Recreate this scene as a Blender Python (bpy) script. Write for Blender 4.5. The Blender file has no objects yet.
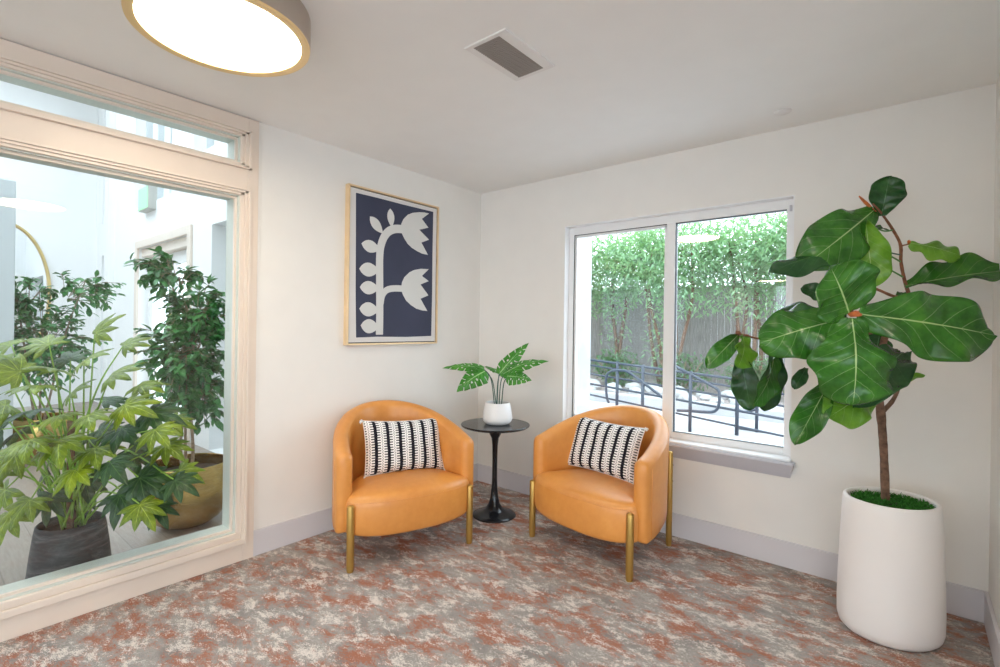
import bpy, bmesh, math, random
from mathutils import Vector, Matrix, Quaternion
PI = math.pi
sc = bpy.context.scene
COL = sc.collection

# ------------------------------------------------------------------ camera
cam_d = bpy.data.cameras.new('camera'); cam = bpy.data.objects.new('camera', cam_d); COL.objects.link(cam)
FPX = 497.37
yaw, pitch, roll = math.radians(-39.6856), math.radians(-0.052), math.radians(0.8355)
CAM = Vector((2.9123, -3.2278, 1.34))
FW = Vector((math.sin(yaw)*math.cos(pitch), math.cos(yaw)*math.cos(pitch), math.sin(pitch)))
RT0 = Vector((math.cos(yaw), -math.sin(yaw), 0)); UP0 = RT0.cross(FW)
RT = RT0*math.cos(roll) + UP0*math.sin(roll); UP = -RT0*math.sin(roll) + UP0*math.cos(roll)
m = Matrix((RT, UP, -FW)).transposed().to_4x4(); m.translation = CAM
cam.matrix_world = m
cam_d.sensor_fit = 'HORIZONTAL'; cam_d.sensor_width = 36.0
cam_d.lens = FPX/1000*36.0
cam_d.shift_y = -(333.5-327.334)/1000.0
cam_d.clip_start = 0.05; cam_d.clip_end = 200
sc.camera = cam

def at(px, py, d):
    """measured point of the photograph (1000x667) at distance d along the view axis"""
    return CAM + (FW + RT*((px-500)/FPX) + UP*((327.334-py)/FPX))*d

# ------------------------------------------------------------------ helpers
def new_bm(): return bmesh.new()

def link(name, bm, mat, parent=None, smooth=False, loc=None, bevel=0, bseg=2, autosm=None):
    me = bpy.data.meshes.new(name)
    bmesh.ops.recalc_face_normals(bm, faces=bm.faces[:]) if not getattr(link, 'keep', False) else None
    bm.to_mesh(me); bm.free()
    o = bpy.data.objects.new(name, me); COL.objects.link(o)
    if mat is not None:
        for mm in (mat if isinstance(mat, (list, tuple)) else [mat]): me.materials.append(mm)
    if smooth:
        me.shade_smooth()
        if autosm: me.set_sharp_from_angle(angle=math.radians(autosm))
    if parent is not None: o.parent = parent
    if loc is not None: o.location = loc
    if bevel:
        b = o.modifiers.new('bevel', 'BEVEL'); b.width = bevel; b.segments = bseg; b.limit_method = 'ANGLE'
    return o

def thing(name, label, cat, loc=(0,0,0), rz=0, group=None):
    o = bpy.data.objects.new(name, None); COL.objects.link(o)
    o.location = loc; o.rotation_euler = (0,0,rz); o.empty_display_size = .05
    o['label'] = label; o['category'] = cat
    if group: o['group'] = group
    return o

def tag(o, label, cat, group=None, kind=None):
    o['label'] = label; o['category'] = cat
    if group: o['group'] = group
    if kind: o['kind'] = kind
    return o

def box(bm, x0, x1, y0, y1, z0, z1, mat=None):
    v = [bm.verts.new(p) for p in ((x0,y0,z0),(x1,y0,z0),(x1,y1,z0),(x0,y1,z0),(x0,y0,z1),(x1,y0,z1),(x1,y1,z1),(x0,y1,z1))]
    fs = [bm.faces.new([v[i] for i in f]) for f in ((0,3,2,1),(4,5,6,7),(0,1,5,4),(1,2,6,5),(2,3,7,6),(3,0,4,7))]
    if mat is not None:
        for f in fs: f.material_index = mat
    return fs

def lathe(bm, prof, n=48, c=(0,0,0), sx=1, sy=1, cap=True):
    rings = []
    for r, z in prof:
        if r < 1e-5: rings.append([bm.verts.new((c[0], c[1], c[2]+z))])
        else: rings.append([bm.verts.new((c[0]+r*sx*math.cos(2*PI*i/n), c[1]+r*sy*math.sin(2*PI*i/n), c[2]+z)) for i in range(n)])
    for a, b in zip(rings, rings[1:]):
        if len(a) == 1 and len(b) == 1: continue
        for i in range(n):
            j = (i+1) % n
            if len(a) == 1: bm.faces.new((a[0], b[j], b[i]))
            elif len(b) == 1: bm.faces.new((a[i], a[j], b[0]))
            else: bm.faces.new((a[i], a[j], b[j], b[i]))
    if cap:
        if len(rings[0]) > 1: bm.faces.new(list(reversed(rings[0])))
        if len(rings[-1]) > 1: bm.faces.new(rings[-1])

def tube(bm, pts, rad, n=8, cap=True):
    pts = [Vector(p) for p in pts]
    if not hasattr(rad, '__len__'): rad = [rad]*len(pts)
    prev = None; rings = []
    for i, p in enumerate(pts):
        t = (pts[min(i+1, len(pts)-1)] - pts[max(i-1, 0)]).normalized()
        if prev is None:
            a = Vector((0,0,1)) if abs(t.z) < .9 else Vector((1,0,0))
            u = t.cross(a).normalized()
        else:
            u = (prev - t*prev.dot(t)).normalized()
        prev = u; w = t.cross(u)
        rings.append([bm.verts.new(p + (u*math.cos(2*PI*k/n) + w*math.sin(2*PI*k/n))*rad[i]) for k in range(n)])
    for a, b in zip(rings, rings[1:]):
        for k in range(n):
            j = (k+1) % n; bm.faces.new((a[k], a[j], b[j], b[k]))
    if cap: bm.faces.new(list(reversed(rings[0]))); bm.faces.new(rings[-1])

def spline(pts, n=8):
    pts = [Vector(p) for p in pts]; out = []
    P = [pts[0]*2-pts[1]] + pts + [pts[-1]*2-pts[-2]]
    for i in range(1, len(P)-2):
        for k in range(n):
            t = k/n; a, b, c, d = P[i-1], P[i], P[i+1], P[i+2]
            out.append(.5*((2*b)+(c-a)*t+(2*a-5*b+4*c-d)*t*t+(3*b-a-3*c+d)*t**3))
    out.append(pts[-1]); return out

def holes_wall(bm, axis, p0, p1, a0, a1, z0, z1, holes):
    """slab between p0..p1 across `axis`, spanning a0..a1, z0..z1, minus rectangular holes (a,b,zb,zt)"""
    A = sorted({a0, a1} | {h[0] for h in holes} | {h[1] for h in holes})
    Z = sorted({z0, z1} | {h[2] for h in holes} | {h[3] for h in holes})
    A = [a for a in A if a0 <= a <= a1]; Z = [z for z in Z if z0 <= z <= z1]
    for i in range(len(A)-1):
        for j in range(len(Z)-1):
            ca, cz = (A[i]+A[i+1])/2, (Z[j]+Z[j+1])/2
            if any(h[0] < ca < h[1] and h[2] < cz < h[3] for h in holes): continue
            if axis == 'x': box(bm, p0, p1, A[i], A[i+1], Z[j], Z[j+1])
            else: box(bm, A[i], A[i+1], p0, p1, Z[j], Z[j+1])
    bmesh.ops.remove_doubles(bm, verts=bm.verts[:], dist=1e-5)
    # drop the inner faces two neighbouring cells share
    seen = {}
    for f in bm.faces:
        k = tuple(round(c, 4) for c in f.calc_center_median()); seen.setdefault(k, []).append(f)
    dead = [f for fs in seen.values() if len(fs) > 1 for f in fs]
    bmesh.ops.delete(bm, geom=dead, context='FACES')

def struct(name, bm, mat, bevel=0, parent=None):
    o = link(name, bm, mat, parent, bevel=bevel)
    if parent is None: o['kind'] = 'structure'
    return o

# ------------------------------------------------------------------ materials
class NT:
    def __init__(s, name):
        s.m = bpy.data.materials.new(name); s.m.use_nodes = True; s.t = s.m.node_tree
        s.b = s.t.nodes['Principled BSDF']; s.out = s.t.nodes['Material Output']
    def n(s, typ, **kw):
        nd = s.t.nodes.new(typ)
        for k, v in kw.items():
            if k.startswith('i_'): nd.inputs[k[2:].replace('_', ' ')].default_value = v
            elif isinstance(k, str) and hasattr(nd, k): setattr(nd, k, v)
        return nd
    def l(s, a, b): s.t.links.new(a, b)
    def coord(s, which='Object', scale=(1,1,1)):
        tc = s.n('ShaderNodeTexCoord'); mp = s.n('ShaderNodeMapping'); mp.inputs['Scale'].default_value = scale
        s.l(tc.outputs[which], mp.inputs['Vector']); return mp.outputs['Vector']
    def noise(s, vec, scale, detail=4, rough=.5, dist=0):
        n = s.n('ShaderNodeTexNoise'); n.inputs['Scale'].default_value = scale; n.inputs['Detail'].default_value = detail
        n.inputs['Roughness'].default_value = rough; n.inputs['Distortion'].default_value = dist
        s.l(vec, n.inputs['Vector']); return n.outputs['Fac']
    def ramp(s, fac, stops, interp='LINEAR'):
        r = s.n('ShaderNodeValToRGB'); r.color_ramp.interpolation = interp
        e = r.color_ramp.elements
        while len(e) < len(stops): e.new(.5)
        for k, (p, c) in enumerate(stops):
            e[k].position = p; e[k].color = c if len(c) == 4 else (*c, 1)
        s.l(fac, r.inputs['Fac']); return r.outputs['Color']
    def math(s, op, a, b=None, c=None, clamp=False):
        n = s.n('ShaderNodeMath', operation=op); n.use_clamp = clamp
        for i, v in enumerate((a, b, c)):
            if v is None: continue
            if isinstance(v, (int, float)): n.inputs[i].default_value = v
            else: s.l(v, n.inputs[i])
        return n.outputs[0]
    def mix(s, fac, a, b, mode='MIX'):
        n = s.n('ShaderNodeMix', data_type='RGBA', blend_type=mode)
        for i, v in ((0, fac), (6, a), (7, b)):
            if isinstance(v, (int, float)): n.inputs[i].default_value = v
            elif isinstance(v, tuple): n.inputs[i].default_value = v if len(v) == 4 else (*v, 1)
            else: s.l(v, n.inputs[i])
        return n.outputs[2]
    def bump(s, h, strength=.2, dist=.01):
        b = s.n('ShaderNodeBump'); b.inputs['Strength'].default_value = strength; b.inputs['Distance'].default_value = dist
        s.l(h, b.inputs['Height']); s.l(b.outputs[0], s.b.inputs['Normal'])
    def set(s, base=None, rough=None, metal=None, **kw):
        if base is not None:
            if isinstance(base, tuple): s.b.inputs['Base Color'].default_value = base if len(base) == 4 else (*base, 1)
            else: s.l(base, s.b.inputs['Base Color'])
        if rough is not None: s.b.inputs['Roughness'].default_value = rough
        if metal is not None: s.b.inputs['Metallic'].default_value = metal
        for k, v in kw.items(): s.b.inputs[k.replace('_', ' ')].default_value = v
        return s.m

def plain(name, col, rough=.5, metal=0, var=.06, scale=6, bump=0, bscale=60, **kw):
    t = NT(name); v = t.coord()
    f = t.noise(v, scale, 3)
    lo = tuple(c*(1-var) for c in col); hi = tuple(min(1, c*(1+var)) for c in col)
    c = t.ramp(f, [(.3, lo), (.7, hi)])
    t.set(c, rough, metal, **kw)
    if bump: t.bump(t.noise(v, bscale, 4), bump, .004)
    return t.m

M = {}
M['wall'] = plain('wall_paint', (.83,.812,.775), .75, var=.012, bump=.05, bscale=180)
M['ceiling'] = plain('ceiling_paint', (.88,.885,.875), .8, var=.01, bump=.05, bscale=150)
M['base'] = plain('baseboard_paint', (.66,.64,.665), .5, var=.01)
M['trimA'] = plain('trim_paint', (.78,.68,.59), .42, var=.015)
M['vinyl'] = plain('white_vinyl', (.86,.87,.88), .35, var=.01)
M['sill'] = plain('sill_paint', (.56,.56,.61), .45, var=.01)
M['gasket'] = plain('dark_gasket', (.05,.06,.07), .5)
M['lobbywall'] = plain('lobby_wall_paint', (.86,.865,.86), .7, var=.01)
M['lobbygrey'] = plain('lobby_grey_paint', (.60,.65,.66), .6, var=.02)
M['jamb'] = plain('jamb_paint', (.62,.65,.60), .5, var=.01)
M['black'] = plain('black_metal', (.012,.013,.016), .16, 0.0, var=.1)
M['brassleg'] = plain('brass_leg', (.50,.31,.085), .33, .75, var=.05)
M['brass'] = None
M['whitepot'] = plain('white_ceramic', (.82,.82,.82), .3, var=.01)
M['figpot'] = plain('matte_white_planter', (.83,.80,.785), .55, var=.012, scale=3, bump=.05, bscale=40)
M['soil'] = plain('dark_soil', (.04,.028,.018), .9, var=.4, scale=60, bump=.8, bscale=80)
M['lampgold'] = plain('lamp_gold', (.88,.66,.34), .4, .3, var=.02)
M['lampside'] = plain('lamp_bronze', (.50,.43,.37), .35, .6, var=.04)
M['vent'] = plain('vent_grey', (.33,.30,.28), .6, var=.02)
M['ventdark'] = plain('vent_dark', (.10,.09,.085), .7)
M['ventwhite'] = plain('vent_white', (.80,.79,.78), .5, var=.01)
M['frameart'] = plain('pale_maple_frame', (.80,.60,.36), .35, .25, var=.06, scale=12)
M['paper'] = plain('art_paper', (.70,.68,.665), .8, var=.01)
M['cream'] = plain('art_cream', (.68,.68,.66), .8, var=.02)
M['navy'] = plain('art_navy', (.040,.046,.085), .75, var=.10, scale=4)
M['bark'] = plain('fig_bark', (.17,.095,.06), .85, var=.45, scale=45, bump=.7, bscale=90)
M['twig'] = plain('red_brown_twig', (.24,.095,.045), .65, var=.3, scale=50)
M['sheath'] = plain('orange_sheath', (.50,.13,.03), .7, var=.35, scale=60)
M['greenstem'] = plain('green_stem', (.10,.26,.07), .5, var=.25, scale=20)
M['darkstem'] = plain('teal_stem', (.03,.10,.075), .5, var=.25, scale=20)
M['limestem'] = plain('lime_stem', (.22,.40,.05), .5, var=.25, scale=20)
M['palebark'] = plain('ficus_bark', (.30,.22,.15), .8, var=.3, scale=50)
M['rail'] = plain('railing_paint', (.035,.05,.075), .4, var=.1)
M['concrete'] = plain('pale_concrete', (.44,.44,.45), .85, var=.07, scale=2.5, bump=.2, bscale=30)
M['mulch'] = plain('mulch', (.30,.26,.25), .95, var=.5, scale=25)
M['fence'] = None
M['signgreen'] = plain('sign_green', (.28,.72,.38), .5)
M['sidegrey'] = plain('sign_body', (.50,.50,.46), .5)
M['stonewhite'] = plain('landscape_rock', (.42,.42,.42), .9, var=.15, scale=9)
M['siding'] = plain('neighbour_siding', (.50,.52,.54), .8, var=.05)
M['gold'] = plain('mirror_gold', (.72,.55,.25), .3, .9)

def mat_leather():
    t = NT('tan_leather'); v = t.coord()
    a = t.noise(v, 3.2, 4, .6); b = t.noise(v, 26, 3, .6)
    c = t.ramp(a, [(.25, (.64,.245,.045)), (.6, (.72,.30,.062)), (.85, (.80,.37,.10))])
    c = t.mix(.10, c, t.ramp(b, [(.3, (.55,.19,.03)), (.7, (.85,.42,.13))]))
    t.set(c, .40, 0, Specular_IOR_Level=.6, Coat_Weight=.22, Coat_Roughness=.32)
    t.bump(t.noise(v, 260, 3, .6), .12, .002); return t.m
M['leather'] = mat_leather()

def mat_carpet():
    t = NT('patterned_carpet'); v = t.coord('Object')
    mp = t.n('ShaderNodeMapping'); mp.inputs['Rotation'].default_value = (0,0,math.radians(-50)); mp.inputs['Scale'].default_value = (1,1.75,1)
    t.l(v, mp.inputs['Vector']); w = mp.outputs['Vector']
    fine = t.noise(w, 120, 4, .8); mid = t.noise(w, 27, 5, .72)
    def patch(off, scale, thr, soft, fa, ma):
        o = t.n('ShaderNodeVectorMath', operation='ADD'); t.l(w, o.inputs[0]); o.inputs[1].default_value = off
        big = t.noise(o.outputs[0], scale, 6, .68, .25)
        x = t.math('ADD', big, t.math('MULTIPLY', t.math('SUBTRACT', fine, .5), fa))
        x = t.math('ADD', x, t.math('MULTIPLY', t.math('SUBTRACT', mid, .5), ma))
        return t.math('DIVIDE', t.math('SUBTRACT', x, thr-soft), 2*soft, clamp=True)
    base = t.ramp(mid, [(.3, (.26,.235,.22)), (.5, (.37,.345,.325)), (.7, (.48,.455,.44))])
    grey = patch((7,3,0), 2.6, .54, .05, .3, .3)
    base = t.mix(.45, base, t.ramp(fine, [(.35,(.14,.125,.115)),(.65,(.60,.56,.52))])); base = t.mix(t.math('MULTIPLY', grey, .55), base, (.17,.155,.15))
    rust = patch((0,0,0), 5.0, .52, .04, .75, .60)
    c = t.mix(t.math('MULTIPLY', rust, .88), base, t.ramp(fine, [(.3, (.26,.085,.045)), (.7, (.48,.185,.11))]))
    wht = patch((13,5,0), 7.0, .585, .04, .95, .75)
    c = t.mix(t.math('MULTIPLY', wht, .9), c, (.74,.68,.63))
    t.set(c, .95, 0, Specular_IOR_Level=.1)
    t.bump(t.noise(v, 300, 3, .7), .55, .006); return t.m
M['carpet'] = mat_carpet()

def mat_lobbyfloor():
    t = NT('lobby_plank_floor'); v = t.coord('Object', (1,1,1))
    br = t.n('ShaderNodeTexBrick'); t.l(v, br.inputs['Vector'])
    br.inputs['Scale'].default_value = 1; br.inputs['Brick Width'].default_value = 1.2; br.inputs['Row Height'].default_value = .18
    br.inputs['Mortar Size'].default_value = .003
    br.inputs['Color1'].default_value = (.27,.215,.17,1); br.inputs['Color2'].default_value = (.36,.30,.25,1); br.inputs['Mortar'].default_value = (.2,.17,.14,1)
    g = t.noise(t.coord('Object', (2,18,1)), 4, 4)
    c = t.mix(.3, br.outputs['Color'], t.ramp(g, [(.3, (.20,.155,.12)), (.7, (.42,.36,.31))]))
    return t.set(c, .35)
M['lobbyfloor'] = mat_lobbyfloor()

def mat_leaf(name, dark, mid, light, vein=(.45,.62,.25), nlat=9, rough=.32, width=.028, lat=.035, trans=.12, slant=.55):
    t = NT(name)
    uv = t.n('ShaderNodeUVMap'); sp = t.n('ShaderNodeSeparateXYZ'); t.l(uv.outputs[0], sp.inputs[0])
    u = t.math('ABSOLUTE', t.math('SUBTRACT', sp.outputs[0], .5)); vv = sp.outputs[1]
    obj = t.coord(); n1 = t.noise(obj, 9, 4, .6); n2 = t.noise(obj, 38, 3, .6)
    c = t.ramp(n1, [(.28, dark), (.52, mid), (.78, light)])
    c = t.mix(.22, c, t.ramp(n2, [(.3, dark), (.7, light)]))
    midrib = t.math('LESS_THAN', u, t.math('MULTIPLY', t.math('SUBTRACT', 1.15, vv), width))
    q = t.math('FRACT', t.math('MULTIPLY', t.math('SUBTRACT', vv, t.math('MULTIPLY', u, slant)), nlat))
    latv = t.math('LESS_THAN', q, t.math('MULTIPLY', t.math('SUBTRACT', .62, u), lat*4))
    h = t.math('ABSOLUTE', t.math('SUBTRACT', q, .5))
    c = t.mix(t.math('MULTIPLY', latv, .45), c, vein); c = t.mix(t.math('MULTIPLY', midrib, .85), c, vein)
    t.set(c, rough, 0, Specular_IOR_Level=.5)
    t.bump(t.math('ADD', t.math('MULTIPLY', h, -1.2), t.math('MULTIPLY', n2, .4)), .35, .006)
    if trans:
        tr = t.n('ShaderNodeBsdfTranslucent'); t.l(t.mix(.5, c, (.35,.6,.08)), tr.inputs['Color'])
        mx = t.n('ShaderNodeMixShader'); mx.inputs[0].default_value = trans
        t.l(t.b.outputs[0], mx.inputs[1]); t.l(tr.outputs[0], mx.inputs[2]); t.l(mx.outputs[0], t.out.inputs['Surface'])
    return t.m
M['fig'] = mat_leaf('fig_leaf', (.010,.06,.008), (.028,.15,.015), (.095,.31,.032), rough=.27, width=.016, lat=.018, nlat=7)
M['figdark'] = mat_leaf('fig_leaf_dark', (.008,.045,.014), (.018,.085,.022), (.045,.16,.035), vein=(.10,.24,.09), rough=.27, width=.014, lat=.015, nlat=7)
M['figlime'] = mat_leaf('fig_leaf_lime', (.07,.22,.012), (.14,.36,.022), (.27,.50,.04), width=.016, lat=.018, nlat=7)
M['monstera'] = mat_leaf('monstera_leaf', (.012,.13,.008), (.03,.25,.014), (.10,.42,.03), vein=(.42,.66,.30), nlat=8, lat=.05)
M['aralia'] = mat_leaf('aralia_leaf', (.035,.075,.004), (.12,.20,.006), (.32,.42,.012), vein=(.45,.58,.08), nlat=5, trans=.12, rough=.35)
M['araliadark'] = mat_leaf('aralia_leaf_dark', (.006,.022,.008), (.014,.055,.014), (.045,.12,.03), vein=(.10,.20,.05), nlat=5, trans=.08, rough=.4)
M['ficus'] = mat_leaf('ficus_leaf', (.010,.08,.025), (.035,.20,.05), (.14,.42,.12), vein=(.2,.42,.2), rough=.28, nlat=5, trans=.1)
M['gardenleaf'] = mat_leaf('garden_leaf', (.13,.30,.17), (.28,.50,.29), (.52,.74,.48), vein=(.5,.7,.4), nlat=4, trans=.4, rough=.5)
M['gardendark'] = mat_leaf('garden_leaf_dark', (.03,.10,.05), (.07,.18,.09), (.16,.32,.15), vein=(.3,.4,.3), nlat=4, trans=.3, rough=.5)
M['moss'] = plain('green_moss', (.035,.20,.02), .8, var=.6, scale=80)

def mat_brass():
    t = NT('brushed_brass'); v = t.coord('Object', (3,3,40))
    n = t.noise(v, 6, 5, .6); n3 = t.noise(t.coord(), 7, 4)
    c = t.ramp(n, [(.3, (.48,.32,.10)), (.7, (.74,.53,.20))]); c = t.mix(.35, c, t.ramp(n3, [(.35, (.20,.12,.035)), (.65, (.62,.44,.16))]))
    t.set(c, .20, 1.0); t.bump(n, .15, .003); return t.m
M['brass'] = mat_brass()

def mat_darkstone():
    t = NT('dark_streaked_planter'); v = t.coord('Object', (1.2,1.2,9))
    n = t.noise(v, 5, 6, .65, .6)
    c = t.ramp(n, [(.3, (.010,.012,.016)), (.5, (.035,.036,.04)), (.72, (.14,.135,.135))])
    t.set(c, .6); t.bump(n, .4, .006); return t.m
M['darkstone'] = mat_darkstone()

def mat_fence():
    t = NT('weathered_fence'); n = t.noise(t.coord('Object', (9,9,.8)), 5, 5, .6)
    t.set(t.ramp(n, [(.3, (.17,.155,.15)), (.7, (.36,.34,.33))]), .85); return t.m
M['fence'] = mat_fence()

def mat_pillow():
    t = NT('striped_woven_fabric'); uv = t.n('ShaderNodeUVMap'); sp = t.n('ShaderNodeSeparateXYZ'); t.l(uv.outputs[0], sp.inputs[0])
    u, v = sp.outputs[0], sp.outputs[1]
    wob = t.math('MULTIPLY', t.math('SUBTRACT', t.noise(t.coord('UV', (1,1,1)), 9, 3), .5), .012)
    s = t.math('FRACT', t.math('ADD', t.math('MULTIPLY', t.math('ADD', u, wob), 6.6), .25))      # seven bands
    d = t.math('ABSOLUTE', t.math('SUBTRACT', s, .5))                    # 0 mid-band, .5 at the black line
    line = t.math('GREATER_THAN', d, .375)
    # teeth: short dark ticks running in from the band edges and down a mid row
    row = t.math('FRACT', t.math('ADD', t.math('MULTIPLY', v, 21), t.math('MULTIPLY', t.math('GREATER_THAN', s, .5), .5)))
    tick = t.math('GREATER_THAN', row, .60)
    zone = t.math('MULTIPLY', t.math('GREATER_THAN', d, .13), tick)
    midz = t.math('MULTIPLY', t.math('LESS_THAN', d, .06), t.math('LESS_THAN', row, .5))
    dark = t.math('MAXIMUM', t.math('MAXIMUM', line, zone), t.math('MULTIPLY', midz, .6))
    c = t.mix(dark, (.92,.90,.88), (.018,.018,.025))
    t.set(c, .9, 0, Specular_IOR_Level=.1)
    h = t.math('SUBTRACT', t.math('ADD', t.math('MULTIPLY', t.math('SINE', t.math('MULTIPLY', v, 163)), .3), .5), t.math('MULTIPLY', dark, .5))
    t.bump(h, .6, .006); return t.m
M['pillow'] = mat_pillow()
M['tassel'] = plain('white_yarn', (.80,.77,.74), .9)
M['pillowedge'] = plain('pillow_edge', (.10,.10,.11), .9)

def mat_glass(name='window_glass', tint=(.985,.992,.988)):
    t = NT(name); g = t.n('ShaderNodeNewGeometry')
    dp = t.n('ShaderNodeVectorMath', operation='DOT_PRODUCT'); t.l(g.outputs['Incoming'], dp.inputs[0]); t.l(g.outputs['Normal'], dp.inputs[1])
    c = t.math('SUBTRACT', 1, t.math('ABSOLUTE', dp.outputs['Value']))
    fr = t.math('ADD', t.math('MULTIPLY', t.math('POWER', c, 5), .93), .038)
    tr = t.n('ShaderNodeBsdfTransparent'); tr.inputs[0].default_value = (*tint, 1)
    gl = t.n('ShaderNodeBsdfGlossy'); gl.inputs['Roughness'].default_value = .0; gl.inputs['Color'].default_value = (1,1,1,1)
    mx = t.n('ShaderNodeMixShader'); t.l(fr, mx.inputs[0]); t.l(tr.outputs[0], mx.inputs[1]); t.l(gl.outputs[0], mx.inputs[2])
    t.l(mx.outputs[0], t.out.inputs['Surface']); return t.m
M['glass'] = mat_glass()

def mat_emit(name, col, st):
    t = NT(name); t.set(col, .5); t.b.inputs['Emission Color'].default_value = (*col, 1); t.b.inputs['Emission Strength'].default_value = st; return t.m
LAMP = 16.0
M['diffuser'] = mat_emit('lamp_diffuser', (1.0,.87,.70), LAMP)
M['exit'] = mat_emit('exit_sign_glow', (.30,.72,.38), .42)
M['mirror'] = NT('mirror_glass').set((.85,.87,.88), .02, 1.0)

# ------------------------------------------------------------------ room shell
H = 2.5; W = 3.197; T = .15
RX, RY = 7.0, -9.8
bm = new_bm(); box(bm, -.0, RX, RY, 0, -.1, 0); fl = struct('floor', bm, M['carpet'])
bm = new_bm(); box(bm, -.15, RX+.15, RY-.15, .12, H, H+.12); struct('ceiling', bm, M['ceiling'])
# window wall (y = 0)
WX0, WX1, WZ0, WZ1 = .862, 2.388, .60, 2.112
bm = new_bm(); holes_wall(bm, 'y', 0, .14, -.15, RX+.15, -.1, H, [(WX0, WX1, WZ0, WZ1)]); struct('wall_back', bm, M['wall'])
# left wall (x = 0) with the big glazed opening
GY0, GY1 = -5.15, -2.022
bm = new_bm(); holes_wall(bm, 'x', -T, 0, RY-.15, 0, -.1, H, [(GY0, GY1, .165, 2.055), (GY0, GY1, 2.235, 2.385)]); struct('wall_left', bm, M['wall'])
# short wall on the right, then the room opens up
bm = new_bm(); box(bm, W, W+.13, -1.35, 0, 0, H); struct('wall_right', bm, M['wall'])
# far side behind the camera; unseen window openings added for cool daylight
bm = new_bm(); holes_wall(bm, 'x', RX, RX+.15, RY-.15, .12, -.1, H, [(-9.4,-6.7,.1,2.4), (-6.3,-3.6,.1,2.4)]); struct('wall_east', bm, M['wall'])
bm = new_bm(); holes_wall(bm, 'y', RY-.15, RY, -.15, RX+.15, -.1, H, [(.4,2.2,.1,2.4), (2.5,4.4,.1,2.4), (4.7,6.6,.1,2.4)]); struct('wall_front', bm, M['wall'])

# baseboards
def baseboard(name, pts_axis, p0, p1, a0, a1):
    bm = new_bm()
    if pts_axis == 'y': box(bm, a0, a1, p0, p1, 0, .147)
    else: box(bm, p0, p1, a0, a1, 0, .147)
    return struct(name, bm, M['base'], bevel=.003)
baseboard('baseboard_back', 'y', -.015, 0, .015, W)
baseboard('baseboard_left', 'x', 0, .015, -1.93, 0)
baseboard('baseboard_right', 'x', W-.015, W, -1.35, -.015)
baseboard('baseboard_east', 'x', RX-.015, RX, RY, 0)

# trim around the left glazed opening
def trimbox(bm, y0, y1, z0, z1, d0=0, d1=.02): box(bm, d0, d1, y0, y1, z0, z1)
bm = new_bm()
YR = -1.925
# flat casing
trimbox(bm, YR-.058, YR, .0, 2.495, 0, .018)                 # right stile, outer flat band
trimbox(bm, GY0-.1, YR-.058, 2.385, 2.495, 0, .018)               # header
trimbox(bm, GY0-.1, YR-.058, 2.055, 2.235, 0, .016)            # transom bar
trimbox(bm, GY0-.1, GY0, .0, 2.495, 0, .018)
trimbox(bm, GY0-.1, YR-.058, .0, .095, 0, .016)                 # base board under the glass
o = struct('trim_1', bm, M['trimA'], bevel=.002)
bm = new_bm()
# mouldings that step in towards the glass
for k, (w0, w1, d) in enumerate(((.0, .014, .040), (.014, .032, .030), (.032, .052, .020))):
    y = YR-.045
    z0, z1 = .165, 2.055
    trimbox(bm, y-w1, y-w0, .10+w0*.5, 2.09-w0*.6, 0, d)
    trimbox(bm, y-w1, y-w0, 2.205+w0*.6, 2.42-w0*.7, 0, d)
    trimbox(bm, GY0, y-w0, 2.385+.034-w1*.65, 2.385+.034-w0*.65, 0, d)      # header moulding
    trimbox(bm, GY0, y-w0, 2.235-.03+w0*.58, 2.235-.03+w1*.58, 0, d)      # above the transom bar
    trimbox(bm, GY0, y-w0, 2.055+.036-w1*.68, 2.055+.036-w0*.68, 0, d)      # under the transom bar
o = struct('trim_2', bm, M['trimA'], bevel=.0015)
bm = new_bm()
trimbox(bm, GY0-.02, YR-.049, .098, .132, 0, .034); trimbox(bm, GY0-.02, YR-.049, .132, .165, 0, .022)
o = struct('trim_3', bm, M['trimA'], bevel=.004)
# inner stop beads of the glazing
bm = new_bm()
for (z0, z1) in ((.165, 2.055), (2.235, 2.385)):
    box(bm, -.032, -.016, GY0, GY1-.006, z0+.006, z0+.018); box(bm, -.032, -.016, GY0, GY1-.006, z1-.018, z1-.006)
    box(bm, -.032, -.016, GY1-.018, GY1-.006, z0+.018, z1-.018); box(bm, -.032, -.016, GY0, GY0+.012, z0+.012, z1-.012)
struct('trim_4', bm, M['trimA'])
bm = new_bm()
for (z0, z1) in ((.165, 2.055), (2.235, 2.385)):
    box(bm, -T-.003, .004, GY0, GY1-.006, z0, z0+.006); box(bm, -T-.003, .004, GY0, GY1-.006, z1-.006, z1); box(bm, -T-.003, .004, GY1-.006, GY1, z0, z1)
struct('trim_13', bm, M['jamb'])
bm = new_bm(); box(bm, -.042, -.034, GY0+.008, GY1-.008, .173, 2.047); w2 = struct('window_2', bm, M['glass'])
bm = new_bm(); box(bm, -.042, -.034, GY0+.008, GY1-.008, 2.243, 2.377); struct('window_3', bm, M['glass'])
# thin corner strip right of the casing
bm = new_bm(); box(bm, 0, .008, YR, YR+.022, .147, 2.495); struct('trim_5', bm, M['wall'], bevel=.002)

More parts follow.
